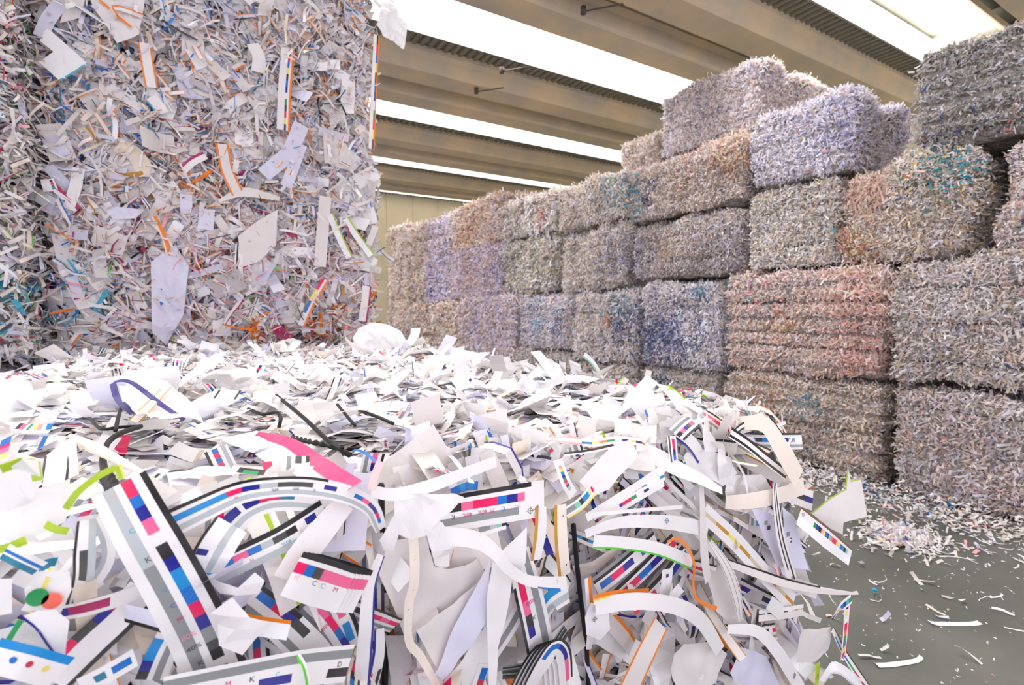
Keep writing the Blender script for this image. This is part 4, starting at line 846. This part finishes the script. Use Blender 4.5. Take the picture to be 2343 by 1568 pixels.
strip('strip jutting right over the floor with a fine rainbow row and dark edge', [(1828, 1180, .14), (1880, 1222, .16), (1946, 1276, .17)], (44, 48, 40), '10:A|14:W|26:_6EbKpYBNsSRRYYBCKs_2|50:V', marks=[('@reg', .05, .3, .22, 'D')])
sheet('white kite-shaped sheet sticking out to the right, green top edge', [(1855, 1174, .10), (1898, 1140, .13), (1936, 1118, .15), (1941, 1072, .16), (1946, 1100, .16), (1968, 1094, .17), (1983, 1182, .17), (1930, 1196, .15), (1928, 1224, .14), (1900, 1210, .12)], edges=[(0, 'l', 4), (1, 'l', 4), (2, 'l', 4), (4, 'l', 4)], bump=.002, color='w')
strip('long thin strip with black top edge reaching out over the floor', [(1652, 1283, .10), (1729, 1311, .12), (1805, 1336, .14), (1890, 1353, .16), (1964, 1359, .17)], (16, 22, 20, 14, 4), '20:K40W20|80:w')
strip('strip with a blotchy ochre centre line running down right', [(1610, 1172, .09), (1680, 1236, .10), (1742, 1305, .11), (1815, 1382, .10)], 44, '40:W|20:toYotYoto|40:W')
strip('looped strip end with thin grey outlines', [(1625, 1240, .10), (1664, 1300, .12), (1688, 1370, .12), (1694, 1420, .11)], (14, 30, 34, 20), '10:w|4:D|34:w|4:D|38:w|4:D|6:w')
strip('folded rainbow patched strip hanging at the right edge, upper fold', [(1905, 1415, .15), (1925, 1390, .17), (1948, 1370, .17)], 22, '30:W|50:bYpBNfE|20:W', n=8)
strip('hanging rainbow patched strip with a red border at the right edge', [(1940, 1378, .165), (1936, 1440, .165), (1930, 1505, .15)], 28, '14:r|20:W|46:NY_1RSEBYR|20:W', n=12)
strip('black edged strip curling down to the lower right', [(1905, 1440, .14), (1935, 1500, .15), (1975, 1560, .15), (1995, 1590, .14)], (14, 20, 22, 20), '16:K|40:W|24:_1B4E2r3N4|20:W')
strip('white twisted scrap low at the right rim', [(1880, 1560, .13), (1912, 1528, .15), (1960, 1560, .15), (1990, 1580, .14)], (24, 26, 22, 18), '80:V|20:L', wav=20)
sheet('smooth cream rectangle low on the right', [(1833, 1439, .12), (1868, 1437, .13), (1901, 1434, .13), (1896, 1490, .12), (1868, 1516, .12), (1827, 1520, .11)], bump=.006, color='w')
strip('lime green strip end hanging at the bottom right', [(1872, 1516, .12), (1866, 1600, .12)], 16, 'l', n=4)
sheet('white diamond scrap beneath the black edged long strip', [(1752, 1392, .13), (1768, 1364, .135), (1792, 1386, .13), (1782, 1420, .12)], bump=.002)
strip('strip with a dashed black and ochre line low on the right', [(1736, 1410, .11), (1790, 1404, .12), (1838, 1396, .11)], 26, '34:W|10:K3W1K3W1K3W1K3W3t2o2t2o2|56:w')
strip('pink thin strip curling beside the hanging black lined strip', [(1772, 1290, .12), (1782, 1320, .13), (1776, 1348, .12)], 8, 'p', n=8)
sheet('plain white sheet under the looped strip end', [(1610, 1310, .07), (1660, 1290, .08), (1690, 1400, .09), (1720, 1440, .08), (1690, 1450, .08), (1640, 1400, .08)], color='w', bump=.006)
sheet('broad plain sheet at the bottom between the two arcs', [(1560, 1470, .08), (1630, 1470, .09), (1668, 1500, .09), (1640, 1560, .09), (1560, 1590, .08), (1530, 1530, .08)], color='w', bump=.008)
sheet('plain lavender sheet at the bottom under the second arc', [(1690, 1480, .08), (1750, 1500, .09), (1790, 1580, .09), (1700, 1600, .08), (1670, 1540, .08)], color='L', bump=.008)
sheet('pale sheet behind the black lined strip and the wedges', [(1660, 1090, .06), (1740, 1085, .07), (1780, 1130, .08), (1730, 1180, .08), (1650, 1160, .07)], color='W', bump=.012)
sheet('crumpled white sheet under the square flaps', [(1560, 1040, .05), (1620, 1030, .06), (1680, 1050, .06), (1690, 1085, .06), (1620, 1120, .06), (1570, 1090, .05)], bump=.014)
# --- lying on the top of the low bales
strip('deep pink strip lying across a white sheet on top of the nearest bale', [(586, 994, .05), (660, 1012, .05), (730, 1060, .045), (812, 1112, .05)], (16, 30, 40, 40), 'q', plane=TP)
sheet('flat white sheet in front of the deep pink strip', [(583, 1040, .03), (650, 1016, .045), (720, 1058, .04), (790, 1112, .04), (690, 1100, .03)], plane=TP, bump=.004, color='V')
sheet('flat white sheet behind the deep pink strip', [(503, 1003, .03), (588, 993, .045), (650, 1014, .045), (580, 1040, .03)], plane=TP, bump=.006, color='V')
Y17 = ('y', 1.75)
sheet('curled white sheet standing up on the bale with a purple edge', [(269, 872), (292, 850), (319, 846), (357, 861), (442, 926), (470, 968), (369, 966), (307, 945), (280, 915)], plane=('z', ZT+.09), bump=.01, color='V')
strip('purple edge band arching over the curled sheet', [(258, 876, .11), (278, 871, .12), (305, 878, .12), (369, 926, .1), (422, 961, .08)], (10, 10, 11, 11, 8), 'n', plane=TP, n=16)
strip('purple front lip of the curled sheet', [(258, 877, .11), (270, 915, .08), (304, 946, .05)], 13, 'n', plane=TP, n=10)
strip('cream strip with ochre edges lying over the curled sheet', [(380, 888, .11), (345, 925, .1), (306, 965, .07)], 24, '12:o|76:i|12:o', plane=TP, n=8)
sheet('large white sheet at the left edge with a thin magenta border', [(-20, 884, .08), (45, 853, .09), (70, 880, .08), (90, 912, .06), (75, 945, .04), (-20, 962, .04)], plane=TP, edges=[(0, 'r', 8)], bump=.006, color='V')
strip('white tab with black ends lying mid-bale', [(494, 902, .04), (520, 903, .04), (546, 904, .04)], 26, 'K1_8K1', plane=TP, n=10)
strip('long white leaf shaped strip slanting toward the black cords', [(157, 995, .05), (230, 1032, .06), (330, 1084, .05)], (10, 28, 10), '80:W|20:t', plane=TP)
strip('strip of blue, crimson and yellow swatches near the left edge', [(15, 1003, .05), (10, 1025, .05), (4, 1052, .05)], 20, 'B6R3P5Y5', plane=TP, n=6)
strip('swatch strip with green, yellow and pink patches near the left edge', [(40, 975, .05), (80, 978, .05), (120, 976, .05)], 16, 'K4P5_3E3_3Y3p3_3C4', plane=TP, n=8)
strip('slim dark green and black strip lying level near the front edge', [(545, 1075, .06), (575, 1079, .06), (606, 1082, .06)], 14, '40:K|60:K2E5K2', plane=TP, n=6)
strip('pink strip standing upright at the front edge', [(870, 1056, .05), (858, 1088, .05), (850, 1120, .05)], 18, 'p', plane=TP, n=6)
strip('bright blue thin strip bent near the front edge', [(808, 1030, .04), (830, 1034, .05), (862, 1058, .05)], 8, 'B', plane=TP, n=8)
strip('pink and cream striped strip lying far right on top', [(1255, 1004, .05), (1295, 1006, .06), (1330, 1010, .05)], 22, '26:p|48:i|26:p', plane=TP, n=6)
strip('black edged strip lying level on top toward the right', [(1290, 1040, .05), (1350, 1032, .06), (1405, 1020, .05)], 10, '60:K|40:W', plane=TP, n=8)
strip('white strip with curled end rising above the far rim', [(1336, 812, .0), (1358, 832, .0), (1386, 882, .0)], (14, 12, 10), '70:W|30:s', plane=('y', 2.0), n=12)
sheet('crumpled pale plastic-like wad on the far rim beside the tower', [(808, 775), (820, 752), (850, 738), (885, 742), (915, 758), (935, 790), (880, 800), (820, 798)], plane=('y', 3.9), bump=.035, color='V', cat='paper wad', name='paper_wad', cuts=4)
strip('white rolled strip lying at the foot of the tower', [(418, 778), (440, 792), (470, 800)], 16, 'V', plane=('y', 4.5), n=6)
sheet('white torn sheet upright on the right part of the top', [(1440, 880), (1475, 895), (1500, 935), (1470, 950), (1430, 920)], plane=('y', 1.3), bump=.012, color='V')
# --- on the front of the tower
TF = ('y', TY-.09)
sheet('bright white folded sheet shaped like an arrow, upper left of the tower', [(90, 92), (108, 64), (154, 104), (202, 146), (138, 187), (88, 140), (123, 119)], plane=TF, edges=[(3, 'f', 10)], bump=.008, color='V')
strip('white strip with orange borders hanging on the upper tower', [(330, 98), (338, 150), (347, 200)], 24, '14:O|72:W|14:O', plane=TF)
sheet('big white sheet at the top of the tower left of its middle', [(200, -20), (335, -20), (318, 80), (267, 98), (238, 50), (215, 20)], plane=TF, bump=.01)
sheet('pale sheet at the top edge beside the big one', [(137, 52), (152, -10), (198, -10), (182, 40)], plane=TF, bump=.008, color='w')
strip('lavender-grey curved sheet edge left of the pale sheet', [(140, 5), (110, 45), (92, 85)], 26, 'L', plane=TF)
strip('long upright strip with orange edge and a fine colour row', [(660, 112), (652, 200), (648, 298)], 27, '16:O|14:W|16:KRBYKBNWEKRYK|54:W', plane=TF)
strip('long narrow strip with a fine colour row at the right rim of the tower', [(862, 80), (856, 200), (850, 340)], 13, '20:O|25:KRBYKBNWERYK|55:W', plane=TF)
sheet('white flap curling out at the top right corner of the tower', [(862, 60), (872, 10), (895, -10), (932, 62), (925, 112), (882, 86)], plane=TF, bump=.02, color='V')
strip('cream curl in the middle left of the tower', [(268, 332), (307, 352), (338, 400)], 34, 'c', plane=TF)
strip('lavender strip slanting down left on the right of the tower', [(690, 285), (660, 350), (603, 400)], 32, 'L', plane=TF)
strip('lavender strip beside the slanting one, lower end free', [(690, 330), (672, 380), (655, 428)], 24, 'L', plane=TF)
sheet('large greyish pale sheet at the right of the tower', [(738, 298), (790, 330), (832, 370), (805, 396), (742, 372)], plane=TF, color='w', bump=.02)
sheet('small white rectangle in the centre of the tower', [(457, 478), (492, 480), (488, 528), (452, 522)], plane=TF, bump=.004, color='L')
sheet('plain pale sheet low in the middle of the tower', [(545, 540), (590, 505), (635, 480), (632, 560), (590, 600), (550, 612)], plane=TF, color='w', bump=.008)
sheet('large lavender sheet low left of the tower middle', [(345, 600), (400, 560), (432, 610), (420, 720), (380, 790), (348, 760)], plane=TF, color='L', bump=.012)
sheet('white sheet low left of the tower with a curved lower rim', [(228, 470), (330, 480), (310, 500), (260, 502)], plane=TF, color='L', bump=.012)
strip('upright cream strip right of the plain pale sheet', [(745, 450), (738, 530), (732, 610)], 26, 'w', plane=TF)
strip('bright blue squiggle of strip low on the tower', [(372, 660), (374, 685), (362, 702), (358, 722)], 8, 'B', plane=TF, n=12)
strip('magenta strip with white side at the left of the tower', [(120, 425), (148, 450), (178, 480)], 16, '60:M|40:W', plane=TF)
strip('bent white strip at the left of the tower under the magenta one', [(180, 385), (172, 430), (155, 478)], 22, 'W', plane=TF)
strip('white square end with a rainbow column at the left of the tower', [(96, 425), (112, 424), (128, 422)], 28, 'W8', plane=TF, marks=[('@box', .75, .2, .18, 'N'), ('@box', .75, .4, .18, 'R'), ('@box', .75, .6, .18, 'E'), ('@box', .75, .8, .18, 'B')])
strip('orange edged strip with bent top, middle of the tower', [(508, 330), (520, 390), (545, 445)], 26, '16:O|68:w|16:O', plane=TF)
strip('orange twisting strip in the lower middle of the tower', [(352, 495), (372, 535), (388, 585)], 10, '70:O|30:c', plane=TF)
strip('white upright strip with black line low right of centre', [(548, 560), (546, 600), (548, 640)], 16, '60:W|20:K|20:W', plane=TF)
strip('white strip with green line hanging low at the right', [(755, 490), (780, 550), (800, 590)], 16, '20:l|80:V', plane=TF)
strip('second white strip with green line, right of the other', [(790, 500), (820, 545), (850, 585)], 16, '20:l|80:V', plane=TF)
strip('magenta edged strip at the lower right rim of the tower', [(840, 655), (836, 695), (830, 735)], 20, '20:M|80:W', plane=TF)
strip('orange and yellow edged strip low right of the tower', [(745, 640), (715, 690), (690, 745)], 16, '30:O|30:W|40:RYBW', plane=TF)
strip('deep magenta fold at the foot of the tower', [(630, 745), (650, 770), (668, 778)], 24, 'M', plane=TF)
strip('zigzag white strip upper middle of the tower', [(250, 225), (248, 250), (262, 280), (260, 325)], 12, '80:V|20:f', plane=TF, n=14)
strip('white piece with cyan edge between the orange bordered strips', [(344, 222), (360, 240), (372, 260)], 26, '88:W|12:f', plane=TF)
strip('blue thin strip near the top of the tower', [(220, 0), (232, 28), (243, 32)], 5, 'B', plane=TF, n=8)
strip('thin orange line of strip crossing the big white sheet', [(228, 0), (262, 30), (300, 62)], 5, 'O', plane=('y', TY-.12), n=6)
strip('thin cyan strip in the upper tower', [(408, 20), (395, 42), (383, 58)], 6, 'C', plane=TF, n=6)
strip('black thin strip slanting in the upper tower', [(370, 45), (410, 70), (452, 92)], 5, 'D', plane=TF, n=6)
strip('white upright strip hanging near the top centre of the tower', [(578, 100), (592, 130), (590, 165)], 26, 'W', plane=TF)
strip('long horizontal pale strip with tapering left end, tower middle', [(500, 460), (560, 440), (640, 455)], (6, 22, 10), 'w', plane=TF)
strip('crinkled magenta edged strip in the tower centre', [(418, 390), (440, 370), (470, 355)], 18, '30:M|70:W', plane=TF)

# --- the black twisted wires showing on the nearest bale
def cord(pts, r, label, plane=TP, strands=1):
    P = crom([P3(p, plane) for p in pts], 26)
    o = tube('tie_wire', [p-near_o.location for p in P], r, M_wire, near_o, sides=6, strands=strands, twist=.9); o['label'] = label
    return o
cord([(205, 958, .03), (232, 982, .05), (270, 978, .05), (322, 976, .04)], .0042, 'black wire tail lying level')
cord([(322, 976, .04), (275, 992, .055), (246, 1015, .05), (236, 1050, .04), (240, 1085, .04)], .006, 'black wire bent round toward the front')
cord([(280, 925, .05), (272, 950, .06), (264, 986, .05)], .0045, 'short upright black wire')
cord([(568, 936, .03), (600, 948, .04), (632, 944, .05), (642, 956, .05), (638, 978, .03)], .005, 'hooked black wire')
cord([(632, 905, .04), (691, 953, .045), (749, 1007, .045), (800, 1042, .03)], .0055, 'straight black wire running toward the front edge')
cord([(676, 1003, .035), (711, 1011, .045), (745, 1018, .045), (785, 1028, .04)], .0035, 'black wire twisted knot', strands=2)
cord([(772, 926, .05), (790, 948, .05), (812, 974, .04)], .0045, 'short black wire beside a white flap')
cord([(822, 940, .04), (858, 952, .05), (900, 970, .04)], .0045, 'short level black wire')
cord([(240, 1085, .05), (252, 1105, .05), (262, 1130, .05), (258, 1165, .0)], .006, 'black twisted wire going over the front edge', strands=2)
cord([(872, 1110, .06), (874, 1200, .0), (878, 1330, -.01), (882, 1450, -.01), (880, 1620, -.01)], .006, 'black wire pressed into the front cleft', plane=FP)
cord([(1312, 1200, .0), (1320, 1290, .0), (1330, 1380, .01), (1342, 1480, .0), (1348, 1620, .0)], .006, 'black wire pressed into the right front groove', plane=FP)

# --- floor litter between the bales
SC = dict(W=8, w=6, L=3, i=2, c=1, B=.3, p=.6, H=2)
def flat_scraps(n, pos, wid, leng, z=.006, curl=1.6):
    S = np.zeros((n, 3)); S[:, :2] = pos; S[:, 2] = z+rng.uniform(0, .012, n)
    N = np.tile([0, 0, 1.], (n, 1))+rng.normal(0, .18, (n, 3)); T = nrm(rng.normal(size=(n, 3))*np.array([1, 1, .1]))
    V = ribbons(S, N, T, rng.uniform(*leng, n), rng.uniform(*wid, n), 4, curl, .8, (0, 1), .5); V[..., 2] = np.maximum(V[..., 2], .004)
    keys = list(SC); pr = np.array([SC[k] for k in keys]); C = np.array([PAL[k] for k in keys])[rng.choice(len(keys), n, p=pr/pr.sum())]
    return V, np.repeat(C[:, None, :], 4, 1)
pos = np.stack([rng.uniform(2.0, 4.95, 900), rng.uniform(.35, 3.2, 900)], -1)
ok = (pos[:, 1] < .5+.9*(pos[:, 0]-1.2)) & (rng.random(900) < .25+.75*np.clip((pos[:, 0]-2.2)/2.2, 0, 1))
pos = pos[ok]; n = min(len(pos), 300)
V, C = flat_scraps(n, pos[:n], (.008, .022), (.03, .11))
for i in range(n):
    c = V[i].reshape(-1, 3).mean(0); c[2] = 0
    o = link('paper_scrap', quads_mesh('paper_scrap', V[i].reshape(-1, 3)-c, ribbon_quads(1, 4, 1), M_shred, C[i])); o.location = c
    setp(o, 'small pale paper scrap lying loose on the grey concrete floor of the aisle', 'paper scrap', 'paper scraps scattered on the aisle floor')
def litter(name, label, cat, pos, wid, leng, zz):
    V, C = flat_scraps(len(pos), pos, wid, leng); V[..., 2] += zz[:, None, None]
    o = link(name, quads_mesh(name, V.reshape(-1, 3), ribbon_quads(len(pos), 4, 1), M_shred, C.reshape(-1, 3))); setp(o, label, cat, kind='stuff')
m = 5200; q = np.stack([5.0-np.abs(rng.normal(0, .30, m)), rng.uniform(.3, 9, m)], -1)
litter('paper_shreds', 'drift of white and grey shreds along the foot of the stacked bales', 'paper shreds', q, (.008, .02), (.03, .09), np.clip(.09-(5.0-q[:, 0])*.25, 0, 1)*rng.random(m))
m = 900; cxy = at_z(2060, 1232, 0); q = rng.normal(0, 1, (m, 2))*np.array([.13, .10])+np.array([cxy.x, cxy.y]); dd = np.linalg.norm((q-np.array([cxy.x, cxy.y]))/np.array([.13, .10]), axis=1)
litter('shred_heap', 'small loose heap of white shreds in the middle of the aisle floor', 'shred heap', q, (.008, .02), (.03, .08), np.clip(.05*(1-dd/2.2), 0, 1)*rng.random(m))
m = 1500; q = np.stack([rng.uniform(2.2, 4.9, m), rng.uniform(.4, 6, m)], -1)
litter('paper_crumbs', 'fine paper crumbs spread over the aisle floor', 'paper crumbs', q, (.003, .008), (.006, .02), np.zeros(m))
for (px, py, lab, a, b, k) in ((2190, 1275, 'curled white ribbon arching on the floor', .018, .26, 'W'), (2195, 1430, 'long torn white ribbon on the floor near the middle', .035, .30, 'V'), (2080, 1525, 'crumpled white ribbon on the floor toward the bottom', .03, .30, 'V'),
                               (2020, 1360, 'small bright blue scrap on the floor', .02, .09, 'f'), (2310, 1370, 'long thin white ribbon on the floor at the right', .012, .2, 'W')):
    p = at_z(px, py, 0); T = np.array([[1, -.6, 0.]]); Vv = ribbons(np.array([[p.x, p.y, .015]]), np.array([[0, 0, 1.]]), nrm(T), np.array([b]), np.array([a]), 14, 3., 1.5, (0, 1), .5)
    Vv[..., 2] = np.maximum(Vv[..., 2], .004); c = Vv.reshape(-1, 3).mean(0); c[2] = 0
    o = link('paper_ribbon', quads_mesh('paper_ribbon', Vv.reshape(-1, 3)-c, ribbon_quads(1, 14, 1), M_shred, np.tile(PAL[k], (14, 1)))); o.location = c
    setp(o, lab, 'paper ribbon')
# --- slim rods with anchors under the beams
for (px, py, lab) in ((1335, 26, 'slim rod with anchor on the nearest visible beam'), (1148, 163, 'slim rod with anchor on the upper of the paired beams'), (1090, 210, 'slim rod with anchor on the lower of the paired beams')):
    p = at_z(px, py, ZR-.45); t = empty('ceiling_rod', p); setp(t, lab, 'ceiling rod')
    tube('anchor', [(0, 0, -.04), (0, 0, .07)], .045, M_wire2, t, sides=8); tube('rod', [(0, 0, 0), (.42, -.42, .02)], .012, M_wire2, t)
#HEROES-END

# ------------------------------------------------------------------ light
wd_ = bpy.data.worlds.new('daylight'); sc.world = wd_; wd_.use_nodes = True
bg = wd_.node_tree.nodes['Background']; bg.inputs['Color'].default_value = (.90, .885, 1.0, 1); bg.inputs['Strength'].default_value = 2.3
